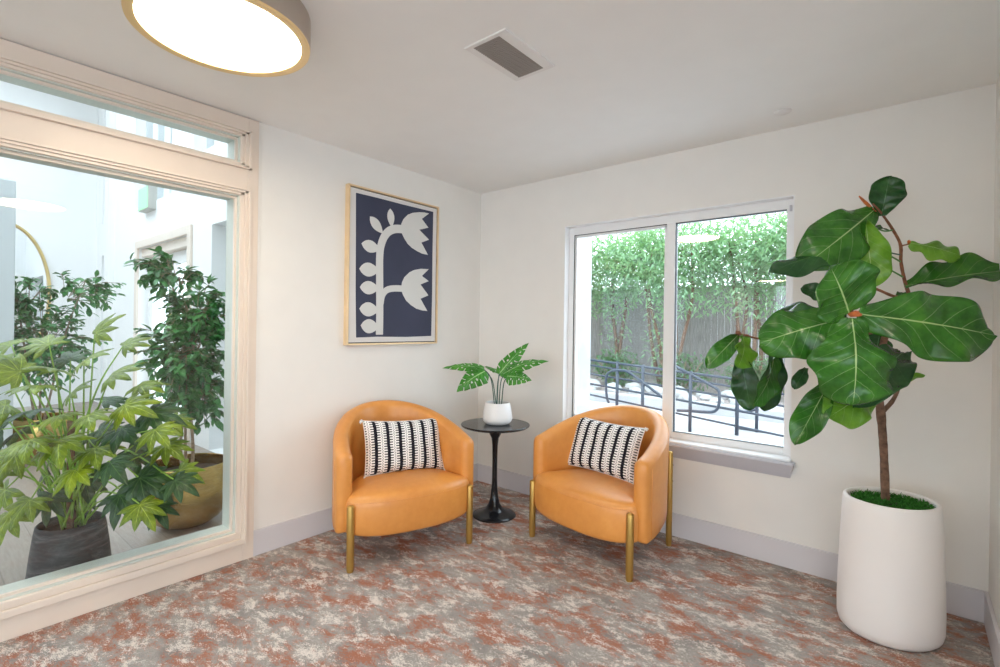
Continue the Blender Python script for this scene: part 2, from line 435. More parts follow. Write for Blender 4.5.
# window unit in the back wall
FY = .06
win = bpy.data.objects.new('window_1', None); COL.objects.link(win); win['kind'] = 'structure'; win.location = (0,0,0)
def part(name, boxes, mat, parent, bevel=0):
    bm = new_bm()
    for b in boxes: box(bm, *b)
    return link(name, bm, mat, parent, bevel=bevel)
fx0, fx1, fz0, fz1 = WX0+.002, WX1-.002, WZ0+.004, WZ1-.003
ft = .045
part('window_frame', [(fx0, fx0+ft, FY, FY+.07, fz0, fz1), (fx1-ft, fx1, FY, FY+.07, fz0, fz1),
     (fx0+ft, fx1-ft, FY, FY+.07, fz1-.06, fz1), (fx0+ft, fx1-ft, FY, FY+.07, fz0, fz0+.055)], M['vinyl'], win, .003)
part('meeting_stile', [(1.632, 1.690, FY-.004, FY+.05, fz0+.05, fz1-.055)], M['vinyl'], win, .003)
part('sash', [(fx0+ft, fx0+ft+.02, FY+.012, FY+.04, fz0+.06, fz1-.065), (1.612,1.632,FY+.012,FY+.04,fz0+.06,fz1-.065),
     (fx0+ft, 1.632, FY+.012, FY+.04, fz1-.08, fz1-.058), (fx0+ft, 1.632, FY+.012, FY+.04, fz0+.053, fz0+.078)], M['vinyl'], win, .002)
part('gasket', [(1.690,1.6945,FY+.003,FY+.03,fz0+.055,fz1-.06), (1.69,fx1-ft,FY+.003,FY+.03,fz1-.0635,fz1-.06),
     (1.69,fx1-ft,FY+.003,FY+.03,fz0+.055,fz0+.058),
     (fx0+ft, 1.632, FY+.003,FY+.012,fz1-.0635,fz1-.06),(fx0+ft, fx0+ft+.003, FY+.003,FY+.012,fz0+.055,fz1-.06)], M['gasket'], win)
part('latch', [(fx1-.030, fx1-.018, FY-.012, FY, fz1-.075, fz1-.04)], M['sill'], win, .002)
g = part('pane', [(fx0+ft+.01, 1.625, FY+.022, FY+.027, fz0+.07, fz1-.07)], M['glass'], win)
g = part('pane', [(1.693, fx1-ft+.002, FY+.016, FY+.021, fz0+.053, fz1-.058)], M['glass'], win)
part('reveal_lining', [(WX0, WX0+.006, .0, FY, WZ0, WZ1-.006), (WX1-.006, WX1, .0, FY, WZ0, WZ1-.006), (WX0, WX1, .0, FY, WZ1-.006, WZ1)], M['vinyl'], win)
# sill: stool whose face tapers back to the wall
bm = new_bm()
prof = [(.055,.602),(-.052,.602),(-.056,.590),(-.010,.508),(0,.506),(0,.59),(.055,.59)]
for x in (.80, 2.435):
    pass
L0 = [bm.verts.new((.815,y,z)) for y, z in prof]; L1 = [bm.verts.new((2.41,y,z)) for y, z in prof]
for i in range(len(prof)):
    j = (i+1) % len(prof); bm.faces.new((L0[i], L0[j], L1[j], L1[i]))
bm.faces.new(L0); bm.faces.new(list(reversed(L1)))
for v in bm.verts:   # the ends under the stool taper in as well
    if v.co.z < .52: v.co.x += (.022 if v.co.x < 1 else -.022)
link('window_sill', bm, M['sill'], win, bevel=.002)
part('stool_top', [(.835, 2.392, -.034, .058, .602, .616)], M['vinyl'], win, .004)

# ------------------------------------------------------------------ ceiling fittings
def ceiling_lamp(x, y, label, group='round drum ceiling lamps'):
    t = thing('ceiling_lamp', label, 'lamp', (x, y, H), 0, group)
    r = .298; zb = -.108
    bm = new_bm(); lathe(bm, [(r-.014,0),(r,0),(r,zb+.006),(r-.006,zb),(r-.014,zb)], 96, cap=False)
    lathe(bm, [(r-.014,0),(r-.014,zb)], 96, cap=False)
    link('drum', bm, M['lampside'], t, True, autosm=40)
    bm = new_bm(); lathe(bm, [(r-.0005,zb+.004),(r-.002,zb-.004),(r-.016,zb-.005),(r-.032,zb-.001),(r-.034,zb+.014)], 96, cap=False)
    link('gold_rim', bm, M['lampgold'], t, True, autosm=40)
    bm = new_bm(); lathe(bm, [(0,zb+.004),(r*.7,zb+.004),(r-.033,zb+.006),(r-.033,zb+.02),(0,zb+.02)], 96, cap=False)
    link('diffuser', bm, M['diffuser'], t, True, autosm=40)
    return t
ceiling_lamp(.958, -2.483, 'round gold-rimmed ceiling lamp glowing above the glazed wall', None)
for x, y in ((3.27,-2.50),(.62,-8.35),(3.2,-8.35),(5.7,-5.4),(5.7,-8.35)):  # first pair read from glass reflections; the rest added to brighten the room
    ceiling_lamp(x, y, 'round gold-rimmed ceiling lamp out of view')

v = thing('ceiling_vent', 'rectangular grey slatted air vent set in the white ceiling', 'vent', (1.57, -1.567, H))
part('grille_frame', [(-.105,.115,-.175,-.155,-.008,0),(-.105,.115,.155,.175,-.008,0),(-.105,-.072,-.155,.155,-.008,0),(.066,.115,-.155,.155,-.008,0)], M['ventwhite'], v, .002)
part('backing', [(-.072,.066,-.155,.155,-.003,-.001)], M['ventdark'], v)
bm = new_bm()
for k in range(27):
    y = -.150 + k*.0115; box(bm, -.072, .066, y-.0036, y+.0036, -.0075, -.0035)
for k in range(1, 6):
    x = -.072+k*.023; box(bm, x-.0012, x+.0012, -.155, .155, -.0068, -.0030)
link('slats', bm, M['vent'], v)
bm = new_bm(); lathe(bm, [(0,-.008),(.036,-.008),(.042,-.004),(.042,0)], 40, c=(2.37,-.262,H), cap=False)
tag(link('sprinkler_cover', bm, M['ventwhite'], None, True, autosm=40), 'small round white sprinkler cover on the ceiling above the window', 'sprinkler')

# ------------------------------------------------------------------ framed art on the left wall
art = thing('framed_print', 'framed navy and cream tulip print on the wall above the left armchair', 'picture', (0,-.94,1.74))
AY, AZ = -.94, 1.74
def apoly(bm, pts, x0, x1):
    a = [bm.verts.new((x0, y-AY, z-AZ)) for y, z in pts]; b = [bm.verts.new((x1, y-AY, z-AZ)) for y, z in pts]
    bm.faces.new(a); bm.faces.new(list(reversed(b)))
    for i in range(len(pts)):
        j = (i+1) % len(pts); bm.faces.new((a[i], b[i], b[j], a[j]))
fy0, fy1, fz0_, fz1_ = -1.348-AY, -.536-AY, 1.203-AZ, 2.274-AZ
part('frame', [(0,.042,fy0,fy0+.012,fz0_,fz1_),(0,.042,fy1-.012,fy1,fz0_,fz1_),(0,.042,fy0+.012,fy1-.012,fz0_,fz0_+.012),(0,.042,fy0+.012,fy1-.012,fz1_-.012,fz1_)], M['frameart'], art, .0015)
part('shadow_gap', [(.004,.018,fy0+.012,fy1-.012,fz0_+.012,fz1_-.012)], M['gasket'], art)
part('mat_board', [(.018,.033,fy0+.019,fy1-.019,fz0_+.019,fz1_-.019)], M['paper'], art)
bm = new_bm(); apoly(bm, [(-1.289,2.224),(-1.1,2.226),(-.9,2.224),(-.592,2.226),(-.594,1.9),(-.592,1.6),(-.595,1.262),(-.85,1.256),(-1.1,1.259),(-1.272,1.254),(-1.281,1.6),(-1.284,1.9)], .033, .0345)
link('navy_field', bm, M['navy'], art)
def ribbon(bm, pts, w, x0, x1):
    P = spline([Vector((0,)+p) for p in pts], 6); n = len(P); Lf, Rg = [], []
    for i, p in enumerate(P):
        t_ = (P[min(i+1,n-1)]-P[max(i-1,0)]).normalized(); nn = Vector((0,-t_.z,t_.y))
        Lf.append(p+nn*w/2); Rg.append(p-nn*w/2)
    for i in range(n-1):
        q = [Lf[i], Lf[i+1], Rg[i+1], Rg[i]]
        f_ = [bm.verts.new((x1, a.y-AY, a.z-AZ)) for a in q]; bm.faces.new(f_)
        e = [bm.verts.new((x0, a.y-AY, a.z-AZ)) for a in q]; bm.faces.new(list(reversed(e)))
        bm.faces.new((f_[0], e[0], e[1], f_[1])); bm.faces.new((f_[3], f_[2], e[2], e[3]))
    bmesh.ops.remove_doubles(bm, verts=bm.verts[:], dist=1e-6)
a0, a1 = .0345, .0358
bm = new_bm()
ribbon(bm, [(-1.083,1.273),(-1.083,1.429),(-1.087,1.629),(-1.09,1.828),(-1.072,1.925),(-1.03,1.995),(-.967,2.032),(-.88,2.045)], .060, a0, a1)
link('main_stem', bm, M['cream'], art)
bm = new_bm(); ribbon(bm, [(-1.075,1.49),(-1.062,1.55),(-1.025,1.59),(-.96,1.606),(-.87,1.61)], .046, a0, a1+.0002); link('side_stem', bm, M['cream'], art)
bm = new_bm(); apoly(bm, [(-.908,2.047),(-.904,2.080),(-.885,2.118),(-.845,2.158),(-.800,2.180),(-.735,2.197),(-.685,2.204),(-.637,2.205),(-.708,2.151),(-.641,2.095),(-.732,2.065),(-.633,2.004),(-.71,1.971),(-.642,1.886),(-.70,1.888),(-.751,1.901),(-.80,1.918),(-.842,1.943),(-.876,1.98),(-.899,2.015)], a0, a1+.0004); link('flower', bm, M['cream'], art)
bm = new_bm(); apoly(bm, [(-.895,1.622),(-.890,1.655),(-.868,1.695),(-.822,1.735),(-.775,1.757),(-.71,1.772),(-.631,1.777),(-.7,1.719),(-.63,1.685),(-.713,1.653),(-.631,1.575),(-.711,1.545),(-.64,1.454),(-.695,1.457),(-.75,1.468),(-.805,1.494),(-.848,1.523),(-.877,1.561),(-.892,1.59)], a0, a1+.0004); link('flower', bm, M['cream'], art)
for (tp, bs, w) in (((-1.006,2.172),(-.990,2.040),.062),((-1.176,2.085),(-1.066,1.985),.072),((-1.241,1.891),(-1.085,1.868),.085),((-1.256,1.718),(-1.09,1.722),.096),((-1.249,1.595),(-1.09,1.597),.092),((-1.251,1.450),(-1.088,1.444),.098),((-1.238,1.337),(-1.086,1.325),.098)):
    a, b = Vector(tp), Vector(bs); d = b-a; nn = Vector((-d.y, d.x)).normalized(); L_ = []
    for k in range(11):
        s = k/10; L_.append(a+d*s+nn*w/2*math.sin(PI*s**.85)**.9 if 0 < k < 10 else a+d*s)
    R_ = [a+d*(k/10)-nn*w/2*math.sin(PI*(k/10)**.85)**.9 for k in range(9, 0, -1)]
    bm = new_bm(); apoly(bm, [tuple(p) for p in L_+R_], a0, a1+.0002); link('leaf_shape', bm, M['cream'], art)

# ------------------------------------------------------------------ armchairs
def make_chair(label, loc, rz):
    t = thing('armchair', label, 'armchair', loc, rz, 'tan leather barrel armchairs')
    # shell path (centreline), local: front = -y, leg line at y=0
    half = .090/2; A_, B_, EX = .429-half, .568-half, 2.15
    path = []; cy = .2
    def sup(t_):
        c, s_ = math.cos(t_), math.sin(t_)
        return (A_*math.copysign(abs(c)**(2/EX), c), B_*max(0, s_)**(2/EX))
    ts = [PI-.045-(PI-.09)*k/56 for k in range(57)]
    path = [sup(t_) for t_ in ts]
    n = len(path)
    cum = [0]
    for i in range(1, n): cum.append(cum[-1]+math.hypot(path[i][0]-path[i-1][0], path[i][1]-path[i-1][1]))
    tot = cum[-1]
    def section(i, shrink, off):
        x, y = path[i]
        p, q = path[max(i-1,0)], path[min(i+1,n-1)]
        tx, ty = q[0]-p[0], q[1]-p[1]; l = math.hypot(tx, ty); tx /= l; ty /= l
        nx, ny = -ty, tx             # for this direction: left side = outside (path runs clockwise over the back)
        s = min(cum[i], tot-cum[i])/(tot/2)
        ss = s*s*(3-2*s)
        ztop = .640 + .190*math.sin(PI/2*s)**1.15
        zbot = .190 + .115*math.sin(PI/2*s)**1.3
        prof = []
        hw = half*shrink
        K = 8
        # outside bottom -> up outside -> round top -> down inside -> bottom
        drop = (1-shrink)*half*.9
        zt = ztop-drop; zb = zbot+drop
        prof.append((-hw+.012, zb)); prof.append((-hw, zb+.012))
        for k in range(1, 7): prof.append((-hw, zb+.012+(zt-half-zb-.012)*k/7))
        for k in range(K+1):
            a = PI - PI*k/K; prof.append((hw*math.cos(a), zt-half+half*.92*math.sin(a)))
        for k in range(6, 0, -1): prof.append((hw, zb+.012+(zt-half-zb-.012)*k/7))
        prof.append((hw, zb+.012)); prof.append((hw-.012, zb))
        lean = .035*ss              # back leans outwards at the top
        return [(x+nx*0 - (-nx)*0 + (nx*(-o)) + tx*off - nx*0 + (-(ny) * 0) + (x-0)*0, y+ny*(-o)+ty*off + lean*max(0,(z-.4)/.4)*1.0*(1 if y > cy else 0), z) for o, z in prof]
    bm = new_bm(); rings = []
    secs = [(0,.35,-.034),(0,.70,-.026),(0,.90,-.014)] + [(i,1,0) for i in range(n)] + [(n-1,.90,.014),(n-1,.70,.026),(n-1,.35,.034)]
    for i, sh, off in secs: rings.append([bm.verts.new(p) for p in section(i, sh, off)])
    mlen = len(rings[0])
    for a, b in zip(rings, rings[1:]):
        for k in range(mlen):
            j = (k+1) % mlen; bm.faces.new((a[k], a[j], b[j], b[k]))
    bm.faces.new(rings[0]); bm.faces.new(list(reversed(rings[-1])))
    link('backrest', bm, M['leather'], t, True, autosm=60)
    # piping seams down the outside of each arm
    for sx in (-1, 1):
        bm = new_bm()
        tube(bm, [(sx*(A_+half-.0008), .058, z) for z in (.215,.3,.4,.5,.585)], .0024, 6)
        link('piping', bm, M['leather'], t, True)
    # seat: drum with bulging front
    bm = new_bm(); prof = []
    out = []
    wi = .388
    pts = []
    for k in range(41):
        c = -math.cos(PI*k/40); x = wi*math.copysign(abs(c)**.9, c); q = abs(x)/wi
        pts.append((x, .012-.128*max(0, 1-q**2.5)**.55))
    back = [((wi-.03)*math.cos(a_)*(1-.25*math.sin(a_)**2), .012+.46*max(0,math.sin(a_))**.9) for a_ in [PI*k/28 for k in range(1,28)]]
    outl = pts + back
    cx0, cy0 = 0, .16
    zs = [(.168,.86),(.169,.93),(.175,.97),(.190,.992),(.23,1.005),(.29,1.008),(.335,1.003),(.365,.988),(.385,.962),(.397,.925),(.406,.87),(.417,.75),(.426,.5),(.430,.25)]
    rings = []
    for z, s in zs:
        ring = []
        for x, y in outl:
            zz = z
            if z < .2: zz = z + .022 - .020*max(0, -y/.12)
            ring.append(bm.verts.new((cx0+(x-cx0)*(s if s < .9 else 1-(1-s)*.75), cy0+(y-cy0)*s, zz)))
        rings.append(ring)
    for a, b in zip(rings, rings[1:]):
        for k in range(len(outl)):
            j = (k+1) % len(outl); bm.faces.new((a[k], a[j], b[j], b[k]))
    bm.faces.new(list(reversed(rings[0]))); bm.faces.new(rings[-1])
    link('seat', bm, M['leather'], t, True, autosm=70)
    # seam between seat top and front
    bm = new_bm(); tube(bm, [(x*.991, cy0+(y-cy0)*.9885, .366) for x, y in pts[3:-3]], .0018, 6); link('piping', bm, M['leather'], t, True)
    def legmesh(x, y, ztop, r):
        bm = new_bm(); lathe(bm, [(0,0),(r*.80,0),(r*.86,.004),(r,.03),(r,ztop-.012),(r*.9,ztop-.006),(r*.55,ztop-.001),(0,ztop)], 20, c=(x,y,0), cap=False); return bm
    for sx in (-1, 1):
        link('leg', legmesh(sx*.365, -.048, .362, .0208), M['brassleg'], t, True, autosm=50)
        l = link('leg', legmesh(sx*.270, .512, .585, .0185), M['brassleg'], t, True, autosm=50)
        for z in (.40, .50):
            d = Vector((sx*.270, .512-cy, 0)).normalized()
            bm = new_bm(); tube(bm, [Vector((sx*.270,.512,z))-d*.05, Vector((sx*.270,.512,z))+d*.0195], .006, 10); link('bolt', bm, M['black'], l, True)
    return t

def frame_pose(fl, fr):
    fl, fr = Vector((*fl,0)), Vector((*fr,0)); mid = (fl+fr)/2; d = (fr-fl)
    return mid, math.atan2(d.y, d.x)
mid, rz = frame_pose((.581,-1.661),(.815,-.970)); rz1 = rz
def shift(mid, rz, fwd): return mid + Vector((-math.sin(rz), math.cos(rz), 0))*fwd
chL = make_chair('tan leather barrel armchair beneath the tulip print, left of the side table', shift(mid, rz, .048), rz)
mid2, rz2 = frame_pose((1.046,-.627),(1.770,-.743))
chR = make_chair('tan leather barrel armchair under the window, right of the side table', shift(mid2, rz2, .048), rz2)

def make_pillow(label, chair_loc, crz, loc, tilt, yaw_, roll_):
    t = thing('throw_pillow', label, 'pillow', (0,0,0), 0, 'striped woven throw pillows')
    w, h, th = .52, .335, .12
    bm = new_bm(); uvl = bm.loops.layers.uv.new('UVMap'); NX, NY = 40, 26
    def P(i, j, s):
        u, v_ = i/NX*2-1, j/NY*2-1
        pin = 1-.055*(1-abs(v_)**2*0)*((1-u*u)*0) 
        x = u*w/2*(1-.05*(1-v_*v_)*abs(u)**3); y = v_*h/2*(1-.08*(1-u*u)*abs(v_)**3)
        z = s*th/2*((1-u**4)*(1-v_**4))**.55
        z += s*.004*math.sin(7*u+3*v_)*(1-u*u)*(1-v_*v_)
        return (x, z, y)
    grids = {}
    for s in (-1, 1):
        g_ = [[None]*(NY+1) for _ in range(NX+1)]
        for i in range(NX+1):
            for j in range(NY+1):
                if s == 1 and (i in (0, NX) or j in (0, NY)): g_[i][j] = grids[-1][i][j]
                else: g_[i][j] = bm.verts.new(P(i, j, s))
        grids[s] = g_
        for i in range(NX):
            for j in range(NY):
                q = [(i,j),(i+1,j),(i+1,j+1),(i,j+1)]
                if s == 1: q = q[::-1]
                try: f_ = bm.faces.new([g_[a][b] for a, b in q])
                except ValueError: continue
                for lp, (a, b) in zip(f_.loops, q): lp[uvl].uv = (a/NX, b/NY)
    cv = link('cover', bm, M['pillow'], t, True)
    bm = new_bm(); g_ = grids
    edge = [P(i,0,1) for i in range(NX+1)]+[P(NX,j,1) for j in range(1,NY+1)]+[P(i,NY,1) for i in range(NX-1,-1,-1)]+[P(0,j,1) for j in range(NY-1,-1,-1)]
    tube(bm, edge, .0035, 6); link('edge_cord', bm, M['tassel'], t, True)
    rnd = random.Random(4)
    for sx in (-1, 1):
        for sy in (-1, 1):
            bm = new_bm(); c = Vector((sx*w/2, 0, sy*h/2))
            for k in range(9):
                d = Vector((sx*rnd.uniform(.2,1), rnd.uniform(-.6,.6), sy*rnd.uniform(.1,1)-.5)).normalized()
                tube(bm, [c, c+d*.010, c+d*.02+Vector((0,0,-.006))], [.004,.0035,.003], 5)
            link('tassel', bm, M['tassel'], t, True)
    t.matrix_world = Matrix.Translation(chair_loc) @ Matrix.Rotation(crz, 4, 'Z') @ Matrix.Translation(loc) @ Matrix.Rotation(yaw_, 4, 'Z') @ Matrix.Rotation(tilt, 4, 'X') @ Matrix.Rotation(roll_, 4, 'Y')
    return t
make_pillow('black and white striped lumbar pillow on the left armchair', shift(mid, rz, .048), rz, (.055,.268,.572), math.radians(-19), 0, math.radians(2.5))
make_pillow('black and white striped lumbar pillow on the right armchair, slumped to one side', shift(mid2, rz2, .048), rz2, (-.060,.285,.580), math.radians(-20), 0, math.radians(.5))

# ------------------------------------------------------------------ side table and its plant
TX, TY, TZ = .634, -.518, .650
tb = thing('side_table', 'small black pedestal side table between the two armchairs', 'table', (TX,TY,0))
bm = new_bm(); lathe(bm, [(0,TZ-.022),(.20,TZ-.022),(.232,TZ-.018),(.243,TZ-.010),(.245,TZ-.004),(.242,TZ),(0,TZ)], 72, cap=False); link('tabletop', bm, M['black'], tb, True, autosm=35)
bm = new_bm(); lathe(bm, [(0,0),(.152,0),(.155,.004),(.150,.011),(.125,.020),(.09,.033),(.06,.053),(.040,.085),(.028,.13),(.0215,.19),(.0185,.26),(.0175,.34),(.018,.42),(.020,.50),(.026,.55),(.040,.575),(.055,TZ-.022),(0,TZ-.022)], 56, cap=False); link('pedestal', bm, M['black'], tb, True, autosm=50)

def dep(x, y, z): return (Vector((x,y,z))-CAM).dot(FW)
mp = thing('potted_plant', 'small potted split-leaf plant in white pot on the side table', 'plant', (TX+.01,TY+.01,TZ))
MP = Vector((TX+.00,TY+.0,TZ))
bm = new_bm(); lathe(bm, [(0,.0),(.066,.0),(.084,.006),(.100,.022),(.105,.038),(.104,.060),(.098,.10),(.088,.150),(.085,.154),(.080,.152),(.082,.12),(.079,.11)], 56, cap=False); link('pot', bm, M['whitepot'], mp, True, autosm=60)
bm = new_bm(); lathe(bm, [(.081,.125),(.05,.132),(0,.135)], 32, cap=False); link('soil', bm, M['soil'], mp, True)

def blade(bm, base, tip, width, facing, bend=.15, cup=.12, prof=None, nl=16, nw=8, wave=.03, wfreq=5, twist=0, seed=0, tipbend=0, pucker=0):
    """a leaf blade as a curved grid with UVs (x across, y base to tip)"""
    uvl = bm.loops.layers.uv.verify(); rnd = random.Random(seed)
    base, tip = Vector(base), Vector(tip); d = tip-base; L = d.length; t = d/L
    nrm = Vector(facing); nrm = (nrm - t*nrm.dot(t)).normalized(); side = t.cross(nrm)
    ph = rnd.uniform(0, 6); rows = []
    for i in range(nl+1):
        s = i/nl; hw = width/2*prof(s)
        tw = twist*(s-.3); n2 = nrm*math.cos(tw)+side*math.sin(tw); s2 = side*math.cos(tw)-nrm*math.sin(tw)
        c = base + d*s + nrm*(bend*L*math.sin(PI*s)*1.0) - nrm*tipbend*L*s*s
        row = []
        for j in range(nw+1):
            u = j/nw*2-1
            z = cup*width*(abs(u)**1.6)*(.6+.4*math.sin(PI*s)) + wave*width*abs(u)*math.sin(wfreq*2*PI*s+ph+(1.7 if u > 0 else 0)) + pucker*width*math.sin(PI*min(1,abs(u)*1.15))*math.cos((s-abs(u)*.28)*7*2*PI)*(1-s*.3)
            row.append(bm.verts.new(c + s2*(u*hw) + n2*z))
        rows.append(row)
    for i in range(nl):
        for j in range(nw):
            q = [(i,j),(i,j+1),(i+1,j+1),(i+1,j)]
            vs = [rows[a][b] for a, b in q]
            try: f_ = bm.faces.new(vs)
            except ValueError: continue
            for lp, (a, b) in zip(f_.loops, q): lp[uvl].uv = (b/nw, a/nl)
def p_round(s): return max(.1 if s < .5 else 0, math.sin(PI*min(1, s*.94+.06))**.5) if s < .995 else 0
def p_fig(s): return max(.12 if s<.5 else 0, (math.sin(PI*min(1, s**1.2*.95+.05))**.6)*(.66+.44*s)) if s < .995 else 0
def p_fig_old(s): return max(.0, (math.sin(PI*min(1, s**1.25*.93+.07))**.55)*(.62+.5*s) * (1 if s < .97 else .75)) if s > 0 else .16
def p_heart(s): return [.55,.93,1,1,.98,.93,.86,.78,.68,.58,.47,.36,.25,.15,.07,.0][min(15,int(s*15+.5))] if False else max(0, (1-s**2.2)*(.55+.45*min(1, s*6)))
def p_oval(s): return math.sin(PI*min(1,max(0,s)))**.75
def leaf_obj(name, mat, parent, off, *a, **k):
    bm = new_bm(); blade(bm, *a, **k)
    for v_ in bm.verts: v_.co -= off
    link.keep = True
    o = link(name, bm, mat, parent, True)
    link.keep = False
    sm = o.modifiers.new('solid', 'SOLIDIFY'); sm.thickness = .0012
    return o

# split leaves: blade with notches cut from the edge
def monstera_leaf(base, tip, width, facing, seed, bend=.12, cup=.10, off=MP, droop=0, twist=0):
    bm = new_bm(); uvl = bm.loops.layers.uv.verify()
    base, tip = Vector(base), Vector(tip); d = tip-base; L = d.length; t = d/L
    nrm = Vector(facing); nrm = (nrm - t*nrm.dot(t)).normalized(); side = t.cross(nrm)
    NL, NW = 40, 9; rows = []
    for i in range(NL+1):
        s = i/NL; hw = width/2*p_heart(s)
        c = base+d*s+nrm*(bend*L*math.sin(PI*s)) - nrm*droop*L*s*s
        row = []
        for j in range(-NW, NW+1):
            u = j/NW
            z = -cup*width*abs(u)**1.5 + .02*width*math.sin(s*30)*abs(u)
            row.append(bm.verts.new(c+side*(u*hw)+t*(-.10*L*abs(u)*(1-s)+ .10*L*abs(u)**1.5)+nrm*z))
        rows.append(row)
    rnd = random.Random(seed)
    for i in range(NL):
        for j in range(2*NW):
            u = abs((j+.5)/NW-1); s = (i+.5)/NL
            per = (i+2) % 7
            if u > .48 and per in (0,) and .12 < s < .85: continue           # edge slits
            if .24 < u < .40 and per in (3,4) and .15 < s < .8 and math.sin(i//7*2.3+(j > NW)*1.7+seed) > -.3: continue     # inner holes
            q = [(i,j),(i,j+1),(i+1,j+1),(i+1,j)]
            f_ = bm.faces.new([rows[a][b] for a, b in q])
            for lp, (a, b) in zip(f_.loops, q): lp[uvl].uv = (b/(2*NW), a/NL)
    for v_ in bm.verts: v_.co -= off
    link.keep = True; o = link('leaf', bm, M['monstera'], mp, True); link.keep = False
    sm = o.modifiers.new('solid', 'SOLIDIFY'); sm.thickness = .0015
    return o
DM = dep(*MP)
def mpt(px, py, dd=0): return at(px, py, DM+dd)
up = Vector((0,0,1)); tocam = (-FW)
ml = [ # base px, tip px, depth offsets, width, facing
 ((482,368,-.02),(444,367,-.05),.10, up*.75+tocam*.6, 1, .05),
 ((483,371,-.06),(457,389,-.14),.17, up*.55+tocam*.9, 2, .10),
 ((497,374,.02),(524,345,.06),.125, tocam*1+up*.25-RT*.35, 3, .06),
 ((501,374,-.04),(542,361,-.08),.13, up*.8+tocam*.65, 4, .10),
 ((505,376,-.10),(527,379,-.16),.135, tocam*.9+up*.5+RT*.2, 5, .06),
 ((498,372,.06),(484,366,.14),.10, up, 6, .05),
]
cen = mpt(495.5, 409)
for (b, tp, w, fc, sd, bd) in ml:
    bb, tt = mpt(*b), mpt(*tp)
    monstera_leaf(bb, tt, w, fc, sd, bend=bd)
    foot = MP + Vector(((b[0]-495)*.0022, (sd%3-1)*.016, .128))
    midp = (foot+bb)/2 + Vector((0,0,.035)) + (foot-bb)*.18*Vector((1,1,0)).length*0
    midp = Vector((foot.x*.62+bb.x*.38, foot.y*.62+bb.y*.38, foot.z+(bb.z-foot.z)*.72))
    bm = new_bm(); tube(bm, [p-MP for p in spline([foot, midp, bb + (tt-bb)*.04], 8)], .0035, 6)
    link('stem', bm, M['darkstem'], mp, True)

# ------------------------------------------------------------------ fiddle leaf fig
FP = Vector((2.845,-.38,0))
fig = thing('fiddle_leaf_fig', 'tall fiddle-leaf fig in white planter right of the window', 'plant', FP)
bm = new_bm(); lathe(bm, [(0,0),(.150,0),(.176,.006),(.193,.022),(.201,.05),(.202,.12),(.199,.25),(.193,.40),(.187,.53),(.184,.585),(.181,.595),(.174,.599),(.166,.597),(.163,.588),(.161,.54),(.158,.50)], 80, sx=.89, cap=False); bmesh.ops.rotate(bm, verts=bm.verts[:], matrix=Matrix.Rotation(-.893, 3, 'Z'))
link('pot', bm, M['figpot'], fig, True, autosm=70)
bm = new_bm(); lathe(bm, [(.162,.560),(.10,.572),(0,.578)], 40, sx=.89, cap=False); bmesh.ops.rotate(bm, verts=bm.verts[:], matrix=Matrix.Rotation(-.893, 3, 'Z')); link('soil', bm, M['soil'], fig, True)
rnd = random.Random(11); bm = new_bm(); uvl = bm.loops.layers.uv.verify()
for k in range(1500):
    a = rnd.uniform(0, 2*PI); r = .155*math.sqrt(rnd.random()); p = Matrix.Rotation(-.893, 3, 'Z') @ Vector((r*.89*math.cos(a), r*math.sin(a), .572))
    d = Vector((rnd.uniform(-1,1), rnd.uniform(-1,1), rnd.uniform(.2,1.0))).normalized()*rnd.uniform(.012,.030); s = d.cross(Vector((0,0,1))).normalized()*.0022
    m1 = p+d*.5+Vector((0,0,.004))
    vs = [bm.verts.new(q) for q in (p-s, p+s, m1+s, p+d, m1-s)]
    bm.faces.new(vs)
o = link('moss', bm, M['moss'], fig); o['kind'] = 'stuff'
FD = dep(2.842, -.34, .6)
def fp(px, py, dd=0): return at(px, py, FD+dd)
def branch(pts, rads, name='branch', mat='twig', n=10):
    P = spline(pts, 6); R = []
    for i in range(len(P)):
        f_ = i/(len(P)-1)*(len(rads)-1); k = min(int(f_), len(rads)-2); R.append(rads[k]+(rads[k+1]-rads[k])*(f_-k))
    rr = random.Random(len(P)); 
    bm = new_bm(); tube(bm, [p-FP for p in P], [r*(1+rr.uniform(-.08,.08)) for r in R], n); return link(name, bm, M[mat], fig, True)
branch([fp(885.5,503), fp(884.5,470,.0), fp(883,440), fp(880.5,410), fp(878,385,-.02), fp(884,340,-.02), fp(900,308,0), fp(911,300,.02)], [.0175,.0165,.0155,.018,.015,.013,.010,.009], 'trunk', 'bark', 12)
branch([fp(882,412), fp(893,400,.02), fp(900,383,.04), fp(905,360,.06)], [.011,.009,.008,.006], mat='bark')
branch([fp(911,300,.02), fp(905,282,.03), fp(901,262,.03), fp(900.5,245,.03), fp(893,230,.02), fp(882,214,0), fp(873,204,-.02)], [.0085,.0075,.007,.0068,.0062,.0052,.004])
branch([fp(911,300,.02), fp(893,296,0), fp(870,288,-.05), fp(856,300,-.22), fp(851,314,-.42)], [.008,.0065,.006,.0055,.005])
branch([fp(884,330,-.02), fp(845,338,.0), fp(800,345,-.02), fp(765,340,-.04), fp(740,334,-.05)], [.007,.006,.0055,.005,.0035])
branch([fp(900.5,246,.03), fp(905,245,.02), fp(910,244,.0)], [.004,.0035,.003])
branch([fp(901,262,.03), fp(890,256,.0), fp(878,252,-.05), fp(860,238,-.06)], [.004,.0035,.003,.003], 'branch', 'greenstem')
branch([fp(903,277,.03), fp(890,270,.0), fp(877,266,-.04), fp(865,262,-.06)], [.004,.0035,.003,.003], 'branch', 'greenstem')
branch([fp(893,230,.02), fp(884,231,.0), fp(872,226,-.03)], [.004,.0035,.003], 'branch', 'greenstem')
branch([fp(901,255,.03), fp(875,250,.0), fp(857,249,-.02)], [.003,.003,.003], 'branch', 'darkstem')
